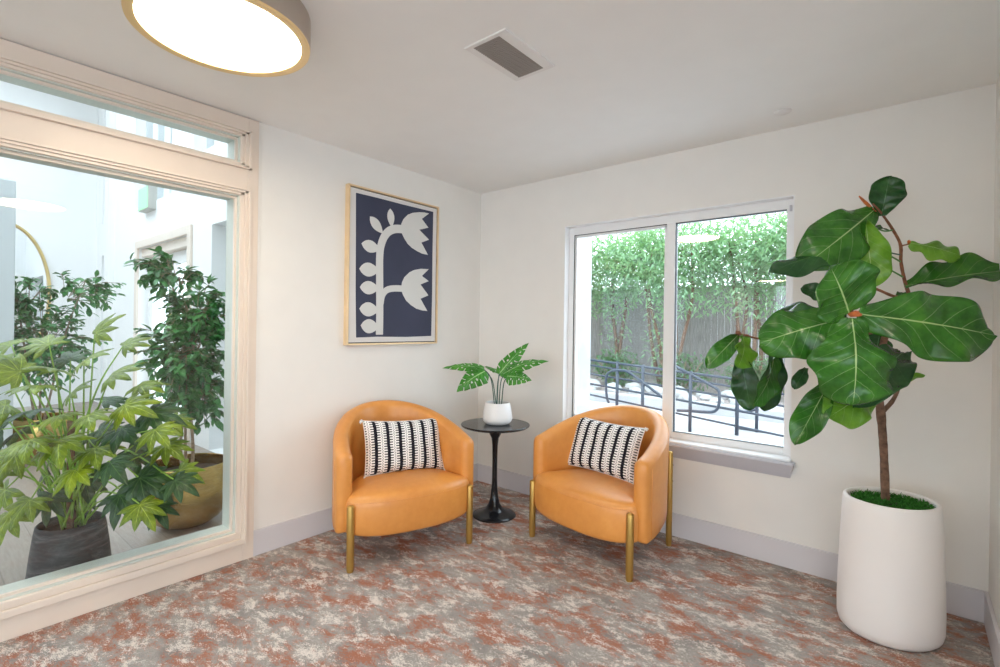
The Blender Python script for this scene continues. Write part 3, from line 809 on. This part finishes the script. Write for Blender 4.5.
def blob(px, py, dd, r, sc_=(1,1,1.4), name='leaf_sheath', mat='sheath'):
    bm = new_bm(); c = fp(px, py, dd)-FP
    bmesh.ops.create_icosphere(bm, subdivisions=2, radius=r)
    rr = random.Random(int(px))
    for v_ in bm.verts: v_.co = Vector((v_.co.x*sc_[0], v_.co.y*sc_[1], v_.co.z*sc_[2]))*(1+rr.uniform(-.25,.25)) + c
    link(name, bm, M[mat], fig, True)
blob(855,314,-.46,.013,(1.5,.8,.8)); blob(738,333,-.05,.009,(1.3,1,1),mat='twig'); blob(746,335,-.05,.006,(2,1,.8),mat='twig'); blob(909,242,.0,.007)
branch([fp(859,196,-.02), fp(866,203,-.02), fp(877,213,0)], [.003,.008,.004], 'leaf_sheath', 'sheath')
branch([fp(736,334,-.05), fp(737,328,-.05), fp(735,325,-.05)], [.004,.002,.001], 'leaf_sheath', 'twig')
camd = -FW; R_, U_ = RT, UP
# base(px,py,dd) tip(px,py,dd) width facing material bend cup twist
FL = [
 ((881,216,.0),(889,177,-.02),.155, camd-.5*R_, 'figdark', .06,.14,.35),
 ((874,210,-.02),(804,266,-.10),.27, camd+.35*U_+.1*R_, 'fig', .10,-.10,.25),
 ((858,250,-.05),(770,272,-.12),.155, camd*.6+U_*.8, 'figdark', .06,-.15,.0),
 ((866,222,-.06),(874,287,-.12),.165, camd-.9*R_, 'figlime', .08,.12,-1.1),
 ((910,243,.0),(961,256,-.12),.135, camd*1.+U_*.5, 'figlime', .05,-.12,.0),
 ((905,286,.02),(1012,270,-.16),.22, camd*.75+U_*.8, 'fig', .03,.16,-.15),
 ((849,313,-.46),(830,266,-.52),.27, camd+U_*.1, 'fig', .03,.10,.0),
 ((858,314,-.46),(998,336,-.50),.285, camd+.25*U_+.1*R_, 'fig', .04,-.05,.0),
 ((852,318,-.46),(853,405,-.52),.325, camd+.35*U_, 'fig', .06,-.06,.0),
 ((847,318,-.44),(760,343,-.40),.225, camd*.9+.5*U_, 'fig', .05,-.10,.1),
 ((846,312,-.30),(781,318,-.24),.16, camd*.6+U_*.7, 'figdark', .10,-.14,.0),
 ((830,300,-.10),(801,288,-.10),.085, camd+U_*.3, 'figdark', .08,.1,.0),
 ((903,352,-.14),(853,407,-.30),.215, camd*.7-.5*R_+.3*U_, 'figdark', .10,.16,.2),
 ((893,386,-.02),(925,375,-.08),.050, camd*.5+U_*.9, 'figlime', .08,.1,.0),
 ((832,378,-.20),(795,445,-.26),.13, camd-.75*R_, 'fig', .06,.12,.35),
 ((876,388,-.18),(828,418,-.30),.190, camd*.8+U_*.6, 'figlime', .06,-.12,.0),
 ((806,368,-.15),(794,389,-.18),.060, camd-R_*.6, 'figdark', .10,.1,.4),
 ((738,335,-.05),(706,368,-.12),.095, camd+.5*U_, 'fig', .12,.12,.2),
 ((743,336,-.06),(738,368,-.12),.135, camd+.4*R_, 'figlime', .10,.12,.0),
 ((740,354,-.06),(751,410,-.10),.125, camd-.5*R_, 'figdark', .10,.14,.5),
 ((774,352,-.10),(753,406,-.16),.125, camd+.8*R_, 'fig', .08,.16,.5),
 ((776,342,-.02),(764,411,.02),.13, camd+.1*R_, 'figdark', .06,.1,.0),
 ((908,308,.06),(942,303,.02),.15, camd*.7+U_*.6, 'figdark', .10,-.12,.0),
 ((888,231,.02),(872,228,-.02),.04, camd*.6+U_*.7, 'figdark', .08,.1,.0),
 ((900,292,.08),(906,306,.0),.07, camd-R_*.5, 'figdark', .08,.1,.0),
 ((832,332,-.05),(778,312,.02),.20, camd+U_*.4, 'figdark', .06,-.1,.0),
 ((880,330,.0),(868,372,-.02),.24, camd, 'figdark', .06,-.1,.0),
]
for k, (b, tp, w, fc, mt, bd, cp, tw) in enumerate(FL):
    leaf_obj('leaf', M[mt], fig, FP, fp(*b), fp(*tp), w, fc, bend=bd, cup=cp, prof=p_round if k == 6 else p_fig, nl=48, nw=14, wave=.035 if k == 6 else .085, wfreq=2.4, twist=tw, seed=k, pucker=.020)

# ------------------------------------------------------------------ lobby beyond the glass
LY, LX = -1.15, -7.6
bm = new_bm(); box(bm, LX, -T, -8.2, LY, -.1, 0); struct('floor_lobby', bm, M['lobbyfloor'])
dR, dL, dT = -3.39, -5.25, 2.335          # door opening
holes = [(dL, dR, 0, dT), (-2.76, -.9, 0, 2.37), (-7.25, -6.75, 0, 2.40), (-5.5, -4.0, 2.90, 4.6), (-7.2,-6.6,2.9,4.8), (-3.3,-1.4,3.2,4.8)]
bm = new_bm(); holes_wall(bm, 'y', LY, LY+.22, LX-.2, -T, -.1, 5.2, holes); struct('wall_lobby_side', bm, M['lobbywall'])
bm = new_bm(); box(bm, LX-.2, LX, -8.4, LY, -.1, 5.2); struct('wall_lobby_end', bm, M['lobbywall'])
bm = new_bm(); box(bm, LX-.2, -T, -8.4, -8.2, -.1, 5.2); struct('wall_lobby_front', bm, M['lobbywall'])
bm = new_bm(); box(bm, -T-.02, 0, -9.95, .12, H+.12, 5.2); struct('wall_lobby_upper', bm, M['lobbywall'])
# unseen lobby roof; big skylight opening added to light the lobby
bm = new_bm()
for a in ((LX-.2, -.02, -8.4, -7.2), (LX-.2, -.02, -1.9, -.93), (LX-.2, LX+1.2, -7.2, -1.9), (-1.0, -.02, -7.2, -1.9)): box(bm, a[0], a[1], a[2], a[3], 5.2, 5.35)
struct('ceiling_lobby', bm, M['lobbywall'])
# recess backs and upper windows
bm = new_bm(); box(bm, -2.76, -.9, LY+.22, LY+.30, 0, 2.37); box(bm, -7.25, -6.75, LY+.22, LY+.30, 0, 2.4); struct('trim_6', bm, M['lobbygrey'])
bm = new_bm()
for (a, b, c, d) in holes[3:]:
    box(bm, a, b, LY+.20, LY+.26, c, d)
struct('trim_7', bm, M['lobbywall'])
bm = new_bm()
for (a, b, c, d) in holes[3:]:
    n = 3 if b-a > 1 else 1
    for k in range(n+1):
        x = a+(b-a)*k/n; box(bm, x-.02, x+.02, LY+.13, LY+.20, c, d)
struct('trim_8', bm, M['lobbygrey'])
# door casing and double glazed doors
bm = new_bm()
box(bm, dR, dR+.10, LY-.03, LY, 0, dT+.10); box(bm, dL-.10, dL, LY-.03, LY, 0, dT+.10); box(bm, dL, dR, LY-.03, LY, dT, dT+.10)
box(bm, dL-.01, dR+.01, LY+.03, LY+.22, dT-.11, dT)
struct('trim_9', bm, M['trimA'], bevel=.004)
dm = (dL+dR)/2
for i, (x0, x1) in enumerate(((dL, dm-.004), (dm+.004, dR))):
    bm = new_bm(); st = .13; yy0, yy1 = LY+.12, LY+.165; zt = dT-.115
    box(bm, x0, x0+st, yy0, yy1, .005, zt); box(bm, x1-st, x1, yy0, yy1, .005, zt)
    box(bm, x0+st, x1-st, yy0, yy1, .005, .28); box(bm, x0+st, x1-st, yy0, yy1, zt-.15, zt)
    dd = struct('door_%d' % (i+1), bm, M['lobbywall'], bevel=.003)
    bm = new_bm(); box(bm, x0+st, x1-st, yy0+.018, yy0+.026, .28, zt-.15); link('pane', bm, M['glass'], dd)
    hx = x1-st/2 if i == 0 else x0+st/2
    bm = new_bm(); tube(bm, spline([(hx,yy0,.98),(hx,yy0-.05,1.0),(hx,yy0-.05,1.2),(hx,yy0,1.22)], 5), .009, 8); link('door_handle', bm, M['black'], dd, True)
# pilaster between the two niches
bm = new_bm(); box(bm, -6.72, -6.5, LY-.08, LY, 0, 5.2); struct('trim_10', bm, M['lobbywall'])
# exit sign
sg = thing('exit_sign', 'small green-lit exit sign high on the white lobby wall', 'sign', (-4.56, LY-.09, 2.78))
sx0 = -.02
bm = new_bm(); box(bm, -.40, .0, .0, .10, 0, .30); link('housing', bm, M['sidegrey'], sg, bevel=.008)
bm = new_bm(); box(bm, -.39, -.01, -.006, .0, .015, .285); link('lit_face', bm, M['exit'], sg)
# round mirror on the end wall
mr = thing('round_mirror', 'large round gold-rimmed mirror on the white lobby end wall', 'mirror', (LX, -2.25, 1.75))
bm = new_bm()
ring = [(0, .58*math.cos(a), .98*math.sin(a)) for a in [2*PI*k/72 for k in range(72)]]
MRAD_Y, MRAD_Z = .52, 1.05
P = [Vector((.03, MRAD_Y*math.cos(2*PI*k/72), MRAD_Z*math.sin(2*PI*k/72))) for k in range(73)]
tube(bm, P, .022, 8, cap=False); link('rim', bm, M['gold'], mr, True)
bm = new_bm(); vs = [bm.verts.new((.012, MRAD_Y*math.cos(2*PI*k/72), MRAD_Z*math.sin(2*PI*k/72))) for k in range(72)]
f_ = bm.faces.new(vs); ex = bmesh.ops.extrude_face_region(bm, geom=[f_])
for v_ in [e for e in ex['geom'] if isinstance(e, bmesh.types.BMVert)]: v_.co.x -= .01
link('mirror_glass', bm, M['mirror'], mr)
# grey column with a beam at the left
bm = new_bm(); box(bm, -3.6, -3.25, -3.35, -2.58, 0, 2.58); struct('trim_11', bm, M['lobbygrey'], bevel=.01)

# --- lobby planters
def rot_to(d):
    return Vector((0,0,1)).rotation_difference(Vector(d).normalized())

def add_small_leaf(bm, uvl, p, d, nrm, L, w, k=4, fold=.15):
    d = d.normalized(); nrm = (nrm-d*nrm.dot(d)); 
    if nrm.length < 1e-4: nrm = d.orthogonal()
    nrm.normalize(); s = d.cross(nrm)
    pr = (.0,.75,1.,.72,.0)
    prev = None
    for i in range(5):
        t_ = i/4; c = p+d*L*t_ - nrm*L*.12*t_*t_
        if pr[i] == 0: cur = [bm.verts.new(c)]
        else: cur = [bm.verts.new(c-s*w/2*pr[i]+nrm*w*fold), bm.verts.new(c), bm.verts.new(c+s*w/2*pr[i]+nrm*w*fold)]
        cur_uv = [(.5,t_)] if len(cur) == 1 else [(.1,t_),(.5,t_),(.9,t_)]
        if prev:
            a, au = prev
            if len(a) == 1: tris = [((a[0],au[0]),(cur[0],cur_uv[0]),(cur[1],cur_uv[1])),((a[0],au[0]),(cur[1],cur_uv[1]),(cur[2],cur_uv[2]))]
            elif len(cur) == 1: tris = [((a[0],au[0]),(a[1],au[1]),(cur[0],cur_uv[0])),((a[1],au[1]),(a[2],au[2]),(cur[0],cur_uv[0]))]
            else: tris = [((a[0],au[0]),(a[1],au[1]),(cur[1],cur_uv[1]),(cur[0],cur_uv[0])),((a[1],au[1]),(a[2],au[2]),(cur[2],cur_uv[2]),(cur[1],cur_uv[1]))]
            for tr in tris:
                f_ = bm.faces.new([q[0] for q in tr])
                for lp, q in zip(f_.loops, tr): lp[uvl].uv = q[1]
        prev = (cur, cur_uv)

def ficus(P0, label, potkind, crown, seed, nleaf, lsz, group=None, spread=1):
    """crown: list of (centre offset, radii, share)"""
    P0 = Vector(P0); t = thing('potted_ficus', label, 'plant', P0, 0, group); rnd = random.Random(seed)
    if potkind:
        s = potkind
        bm = new_bm(); lathe(bm, [(0,0),(.07*s,0),(.115*s,.012*s),(.160*s,.045*s),(.192*s,.095*s),(.207*s,.15*s),(.210*s,.20*s),(.206*s,.27*s),(.197*s,.335*s),(.192*s,.338*s),(.190*s,.33*s),(.198*s,.27*s),(.196*s,.25*s)], 64, cap=False)
        link('pot', bm, M['brass'], t, True, autosm=70)
        bm = new_bm(); lathe(bm, [(.197*s,.275*s),(.1*s,.285*s),(0,.29*s)], 32, cap=False); link('soil', bm, M['soil'], t, True)
        z0 = .28*s
    for k, (dx, dy) in enumerate(((-.03,0),(.03,.015),(0,-.03))):
        c = Vector(crown[min(k, len(crown)-1)][0])
        bm = new_bm(); tube(bm, spline([(dx,dy,z0),(dx*1.6+c.x*.1,dy*1.6+c.y*.1,z0+.25),(dx+c.x*.5,dy+c.y*.5,c.z*.75),(c.x,c.y,c.z+.1)], 6), [.012*(1-.6*i/18) for i in range(19)], 8)
        link('trunk', bm, M['palebark'], t, True)
    bmL = new_bm(); uvl = bmL.loops.layers.uv.verify(); bmB = new_bm()
    for (c, r, sh) in crown:
        c = Vector(c); nb = int(nleaf*sh/9)
        for b in range(nb):
            d = Vector((rnd.gauss(0,1), rnd.gauss(0,1), rnd.gauss(0,1))).normalized(); q = rnd.uniform(.45,1)
            e = c+Vector((d.x*r[0], d.y*r[1], d.z*r[2]))*q
            st = c*.6+Vector((0,0,c.z*.35))+Vector((d.x*r[0],d.y*r[1],d.z*r[2]*.8))*.15
            mdp = (st+e)/2+Vector((0,0,.05))
            pts = spline([st, mdp, e+Vector((0,0,-.02))], 4)
            tube(bmB, pts, .0022, 4)
            for k in range(9):
                f_ = .45+.55*k/8; i = min(int(f_*(len(pts)-1)), len(pts)-2); p = pts[i].lerp(pts[i+1], f_*(len(pts)-1)-i)
                dirn = (pts[i+1]-pts[i]).normalized()*.6 + Vector((rnd.uniform(-1,1), rnd.uniform(-1,1), rnd.uniform(-.8,.4)))
                add_small_leaf(bmL, uvl, p, dirn, Vector((rnd.uniform(-.5,.5),rnd.uniform(-.5,.5),1)), lsz*rnd.uniform(.7,1.15), lsz*.5*rnd.uniform(.8,1.1))
    link('twigs', bmB, M['palebark'], t)
    link.keep = True; f = link('foliage', bmL, M['ficus'], t, True); link.keep = False
    return t

BP = Vector((-.79,-2.0,0))
ficus(BP, 'leafy ficus tree in rounded brass bowl beyond the glass', 1.22,
      [((-.04,.0,1.12),(.32,.30,.42),.60), ((-.20,-.08,1.68),(.28,.22,.17),.13), ((.0,.08,1.42),(.26,.28,.24),.22), ((.02,.10,.85),(.24,.24,.22),.14)], 5, 1800, .082)
ficus(Vector((-3.6,-2.35,0)), 'distant ficus tree in brass pot behind the lobed plant in the lobby', 1.2,
      [((0,0,1.15),(.50,.50,.55),.7), ((.15,.3,1.65),(.35,.35,.22),.15), ((-.1,-.2,1.6),(.35,.35,.25),.15)], 9, 1500, .085)

# aralia: palmate lobed leaves on long petioles, tapered dark planter
AP = Vector((-.43,-2.655,0))
ar = thing('potted_aralia', 'big lobed-leaf plant in dark tapered planter just beyond the glass', 'plant', AP)
bm = new_bm(); lathe(bm, [(0,0),(.165,0),(.172,.01),(.170,.06),(.160,.16),(.147,.26),(.140,.30),(.134,.306),(.128,.30),(.130,.26),(.13,.24)], 56, cap=False)
link('pot', bm, M['darkstone'], ar, True, autosm=60)
bm = new_bm(); lathe(bm, [(.131,.262),(.06,.27),(0,.275)], 32, cap=False); link('soil', bm, M['soil'], ar, True)
AD = dep(*AP)
def palm_leaf(bm, uvl, c, d, nrm, size, nl, rnd):
    d = d.normalized(); nrm = (nrm-d*nrm.dot(d)).normalized(); s = d.cross(nrm)
    for k in range(nl):
        a = math.radians(-105+210*k/(nl-1)); L = size*(1-.38*abs(a)/1.83)*rnd.uniform(.9,1.08)
        dd = d*math.cos(a)+s*math.sin(a)
        w = L*.33
        blade(bm, c-dd*size*.02, c+dd*L-nrm*L*.26, w, nrm+dd*.1, bend=.10, cup=-.12, prof=lambda q: (.34+.66*math.sin(PI*min(1,q**.9))**.8) if q < .62 else (.34+.66*math.sin(PI*.62**.9)**.8)*max(0,(1-(q-.62)/.38))**.7, nl=8, nw=4, wave=.05, wfreq=2.2, seed=rnd.randrange(999))
rnd = random.Random(21)
heads = [ # px, py, depth offset, size(m), dark?
 (96,333,-.05,.22,0),(20,372,-.15,.26,0),(48,345,.1,.24,0),(5,405,-.25,.28,0),(35,410,-.2,.27,1),(72,392,-.1,.2,0),(112,375,-.02,.24,0),(125,345,.12,.2,0),
 (150,412,-.08,.26,1),(122,428,-.15,.25,1),(165,445,-.05,.22,0),(140,478,-.15,.26,1),(95,448,-.25,.22,0),(60,440,-.3,.26,0),(15,455,-.25,.28,0),(5,490,-.2,.26,0),
 (30,500,-.28,.2,0),(120,495,-.2,.24,1),(155,505,-.1,.2,1),(85,478,.0,.24,1),(45,470,.05,.28,1),(-25,440,-.1,.3,0),(-20,390,.0,.3,0),(180,470,.0,.2,0),
 (70,360,.15,.22,1),(20,430,.1,.3,1),(105,400,.15,.26,1),(140,385,-.05,.2,0),(60,415,-.28,.2,0),(172,420,.02,.18,0),(40,385,-.3,.24,0),(-10,470,-.3,.24,0),
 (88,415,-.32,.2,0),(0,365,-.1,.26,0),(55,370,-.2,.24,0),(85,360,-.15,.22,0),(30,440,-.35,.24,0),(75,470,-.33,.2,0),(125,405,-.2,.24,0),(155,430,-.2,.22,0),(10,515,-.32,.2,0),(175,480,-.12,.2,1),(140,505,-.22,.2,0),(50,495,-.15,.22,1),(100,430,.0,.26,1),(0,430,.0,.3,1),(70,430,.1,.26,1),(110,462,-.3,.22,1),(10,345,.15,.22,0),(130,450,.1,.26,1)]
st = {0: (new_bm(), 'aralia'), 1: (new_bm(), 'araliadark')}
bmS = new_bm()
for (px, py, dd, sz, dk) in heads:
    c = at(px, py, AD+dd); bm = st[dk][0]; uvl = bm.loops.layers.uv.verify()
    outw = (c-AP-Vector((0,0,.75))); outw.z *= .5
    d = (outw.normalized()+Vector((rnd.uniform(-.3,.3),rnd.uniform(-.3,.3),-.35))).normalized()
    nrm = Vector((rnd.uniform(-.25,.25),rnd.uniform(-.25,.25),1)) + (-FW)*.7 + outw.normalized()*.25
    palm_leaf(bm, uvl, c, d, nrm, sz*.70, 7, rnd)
    foot = AP+Vector((rnd.uniform(-.05,.05),rnd.uniform(-.05,.05),.26+rnd.choice((0,0,.2,.35))))
    mdp = foot.lerp(c, .45)+Vector((0,0,.10)); 
    tube(bmS, [p-AP for p in spline([foot, mdp, c-d*.01], 5)], [.006-.0003*i for i in range(11)], 6)
link('stems', bmS, M['limestem'], ar, True)
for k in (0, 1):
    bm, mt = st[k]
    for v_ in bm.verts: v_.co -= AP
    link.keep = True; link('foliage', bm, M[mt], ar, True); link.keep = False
for (dx, dy, h, r) in ((0,0,.62,.021),(-.035,.02,.50,.017),(.038,-.01,.46,.016)):
    bm = new_bm(); tube(bm, spline([(dx,dy,.25),(dx*1.2,dy*1.2,.25+h*.5),(dx*1.6,dy*1.4,.25+h)], 5), r, 9); link('trunk', bm, M['bark'], ar, True)

# ------------------------------------------------------------------ outside the window
bm = new_bm(); box(bm, -12, 12, .14, 5.2, -.12, 0); struct('ground_path', bm, M['concrete'])
bm = new_bm(); box(bm, -14, 12, 5.2, 16, -.12, .1); struct('ground_bed', bm, M['mulch'])
bm = new_bm(); box(bm, -14, 12, 4.95, 5.2, -.1, .16); struct('trim_12', bm, M['concrete'])
# building return left of the window
bm = new_bm(); box(bm, .30, .84, .14, .46, -.1, 3.2); struct('wall_exterior_return', bm, M['siding'])
# railings
RYv = 3.6
def onpl(px, py, y):
    d = FW + RT*((px-500)/FPX) + UP*((327.334-py)/FPX); return CAM + d*((y-CAM.y)/d.y)
rl = thing('ramp_railing', 'dark metal ramp railing with horizontal rails outside the window', 'railing', (0,RYv,0))
off = Vector((0,RYv,0))
def rtube(name, pts, r, smooth=False):
    bm = new_bm(); P = [p-off for p in pts]
    if smooth: P = spline(P, 5)
    tube(bm, P, r, 8); link(name, bm, M['rail'], rl, True)
def zline(x, pa, pb):   # straight rail through two measured points, extended to x
    t_ = (x-pa.x)/(pb.x-pa.x); return pa.lerp(pb, t_)
for ya, yb in ((360.5,373),(366.5,379.5),(374,387.5),(384,410)):
    pass
rails = [((592,360),(735,379),.018),((592,365.5),(735,387),.014),((592,374),(735,398),.014),((592,384),(750,413),.016),((592,395),(755,430),.014)]
for a, b, r in rails:
    pa, pb = onpl(*a, RYv), onpl(*b, RYv)
    rtube('rail', [zline(-6.5, pa, pb), zline(2.6, pa, pb)], r)
for px in (617.5, 643, 690.7, 737.5):
    top = onpl(px, 358+(px-592)*.133, RYv); rtube('post', [Vector((top.x,RYv,0)), Vector((top.x,RYv,top.z))], .024)
for px in (575, 540): 
    top = onpl(px, 357, RYv); rtube('post', [Vector((top.x,RYv,0)), top], .024)
hr = thing('handrail', 'looped dark stair handrail in front of the ramp railing', 'railing', (0,3.35,0)); rl2 = hr
def htube(name, px, y=3.35, r=.019):
    bm = new_bm(); tube(bm, [p-Vector((0,3.35,0)) for p in spline([onpl(a, b, y) for a, b in px], 5)], r, 8); link(name, bm, M['rail'], hr, True)
htube('rail', [(609,403),(607,398),(606,385),(607,375),(612,371),(620,370.5),(628,372),(645,384),(663,398)])
htube('rail', [(671,364),(690,374),(712,386),(718,390),(719.5,396),(718.5,406),(714,411.5),(704,412),(690.7,411)])
htube('rail', [(690.7,411),(677,410.5)])
htube('rail', [(663,398),(668,401.5),(672,403)])
for a in ((617.5,371,405),(643,383,407),(690.7,374,429)):
    t0 = onpl(a[0], a[1], 3.35); bm = new_bm(); tube(bm, [Vector((t0.x,0,0)), Vector((t0.x,0,t0.z))], .022, 8); link('post', bm, M['rail'], hr, True)
h2 = thing('handrail', 'dark handrail with round curled end at the right of the window view', 'railing', (0,4.0,0))
def h2tube(name, px, y=4.0, r=.019):
    bm = new_bm(); tube(bm, [p-Vector((0,4.0,0)) for p in spline([onpl(a, b, y) for a, b in px], 5)], r, 8); link(name, bm, M['rail'], h2, True)
h2tube('rail', [(735,409),(745,412),(757,409),(757,409.5)])
h2tube('rail', [(757,398),(762,387),(770,382),(777,385),(780,393),(777,401),(769,404),(757,402)])
t0 = onpl(757, 396, 4.0); bm = new_bm(); tube(bm, [Vector((t0.x,0,0)), Vector((t0.x,0,t0.z+.1))], .022, 8); link('post', bm, M['rail'], h2, True)
h2tube('rail', [(735,428),(757,431),(775,434.5)], r=.012)
# pale landscape rocks and low shrubs along the bed
rnd = random.Random(3)
k = 0
for i in range(46):
    x = -5.6+.46*(i%16)+.23*(i//16%2)+rnd.uniform(-.04,.04); y = 5.45+.42*(i//16)+rnd.uniform(-.03,.03); r = rnd.uniform(.08,.165)
    bm = new_bm(); bmesh.ops.create_icosphere(bm, subdivisions=2, radius=r)
    for v_ in bm.verts: v_.co = Vector((v_.co.x*1.2, v_.co.y, v_.co.z*.7))*(1+rnd.uniform(-.13,.13))
    o = link('rock', bm, M['stonewhite'], None, True, loc=(x,y,.1+r*.35), autosm=30)
    tag(o, 'pale landscape rock in the planting bed beyond the railing', 'rock', 'pale rocks in the outdoor bed')
def garden_leaves(bm, uvl, c, r, n, L, rnd):
    for _ in range(n):
        d = Vector((rnd.gauss(0,1), rnd.gauss(0,1), rnd.gauss(0,1))).normalized()*(rnd.random()**.4)
        p = c+Vector((d.x*r[0], d.y*r[1], d.z*r[2]))
        add_small_leaf(bm, uvl, p, Vector((rnd.uniform(-1,1),rnd.uniform(-1,1),rnd.uniform(-.9,.5))), Vector((rnd.uniform(-.6,.6),rnd.uniform(-.6,.6),1)), L*rnd.uniform(.7,1.3), L*.27)
labs = ['low dark shrub in the outdoor bed near the left pane','low dark shrub in the outdoor bed behind the railing posts','low dark shrub in the outdoor bed behind the looped handrail','low dark shrub in the outdoor bed at the curled handrail','low dark shrub at the right end of the outdoor bed']
for i, x in enumerate((-4.6,-3.3,-2.0,-.6,.7)):
    bm = new_bm(); uvl = bm.loops.layers.uv.verify()
    s = thing('garden_shrub', labs[i], 'shrub', (x,6.7,.1), 0, 'low shrubs beyond the railing')
    garden_leaves(bm, uvl, Vector((0,0,.40)), (.60,.32,.42), 700, .13, rnd)
    link.keep = True; link('foliage', bm, M['gardendark'], s, True); link.keep = False
    bm = new_bm()
    for k in range(7): tube(bm, [(0,0,0),(rnd.uniform(-.5,.5),rnd.uniform(-.3,.3),.6)], .01, 5)
    link('stems', bm, M['palebark'], s)
# fence of vertical boards behind the planting
fn = thing('board_fence', 'weathered grey vertical-board fence behind the trees', 'fence', (0,8.6,0))
bm = new_bm()
x = -11.0
while x < 5: box(bm, x, x+.135, 0, .022, .1, 2.35+.02*math.sin(x*9)); x += .142
link('boards', bm, M['fence'], fn)
bm = new_bm(); box(bm, -11, 5, .022, .06, .6, .69); box(bm, -11, 5, .022, .06, 1.9, 1.99); link('rails', bm, M['fence'], fn)
# trees with drooping narrow leaves
tl = ['narrow-leaved garden tree filling the far left of the window view','narrow-leaved garden tree behind the left pane','narrow-leaved garden tree behind the middle of the window','narrow-leaved garden tree behind the right pane','narrow-leaved garden tree at the right edge of the window view','narrow-leaved garden tree tucked behind the fig leaves']
for i, (x, y) in enumerate(((-5.9,7.6),(-4.2,7.2),(-2.5,7.7),(-1.0,7.1),(.5,7.6),(1.9,7.2))):
    t = thing('garden_tree', tl[i], 'tree', (x,y,.1), 0, 'garden trees beyond the railing')
    for k in range(4):
        a = rnd.uniform(-.25,.25); b = rnd.uniform(-.2,.2)
        bm = new_bm(); tube(bm, spline([(a,b,0),(a*1.8,b,.9),(a*2.5+rnd.uniform(-.2,.2),b*1.5,1.9),(a*3.2,b*2,3.0)], 5), [.045-.0015*j for j in range(16)], 7)
        link('trunk', bm, M['bark'], t, True)
    bm = new_bm(); uvl = bm.loops.layers.uv.verify()
    garden_leaves(bm, uvl, Vector((0,-.1,2.75)), (1.35,.9,.85), 3600, .165, rnd)
    garden_leaves(bm, uvl, Vector((rnd.uniform(-.4,.4),-.3,1.95)), (.9,.5,.5), 600, .14, rnd)
    garden_leaves(bm, uvl, Vector((rnd.uniform(-.3,.3),-.1,1.2)), (.4,.3,.85), 160, .13, rnd)
    link.keep = True; link('foliage', bm, M['gardenleaf'], t, True); link.keep = False

# ------------------------------------------------------------------ light and view
w = bpy.data.worlds.new('overcast_sky'); sc.world = w; w.use_nodes = True
nt = w.node_tree; bg = nt.nodes['Background']
tc = nt.nodes.new('ShaderNodeTexCoord'); sp = nt.nodes.new('ShaderNodeSeparateXYZ'); rp = nt.nodes.new('ShaderNodeValToRGB')
nt.links.new(tc.outputs['Generated'], sp.inputs[0]); mr_ = nt.nodes.new('ShaderNodeMath'); mr_.operation = 'MULTIPLY_ADD'; mr_.inputs[1].default_value = .5; mr_.inputs[2].default_value = .5
nt.links.new(sp.outputs['Z'], mr_.inputs[0]); nt.links.new(mr_.outputs[0], rp.inputs['Fac'])
rp.color_ramp.elements[0].position = .47; rp.color_ramp.elements[0].color = (.64,.73,.80,1)
rp.color_ramp.elements[1].position = .53; rp.color_ramp.elements[1].color = (.77,.895,1,1)
nt.links.new(rp.outputs['Color'], bg.inputs['Color'])
bg.inputs['Strength'].default_value = 3.2
sc.cycles.max_bounces = 10; sc.cycles.diffuse_bounces = 6; sc.cycles.transparent_max_bounces = 24; sc.cycles.glossy_bounces = 4
sc.cycles.use_denoising = True
sc.cycles.sample_clamp_indirect = 8
vs_ = sc.view_settings
sc.display_settings.display_device = 'sRGB'
vs_.view_transform = 'Standard'; vs_.look = 'None'; vs_.gamma = 1; vs_.use_curve_mapping = False; vs_.exposure = 0.66
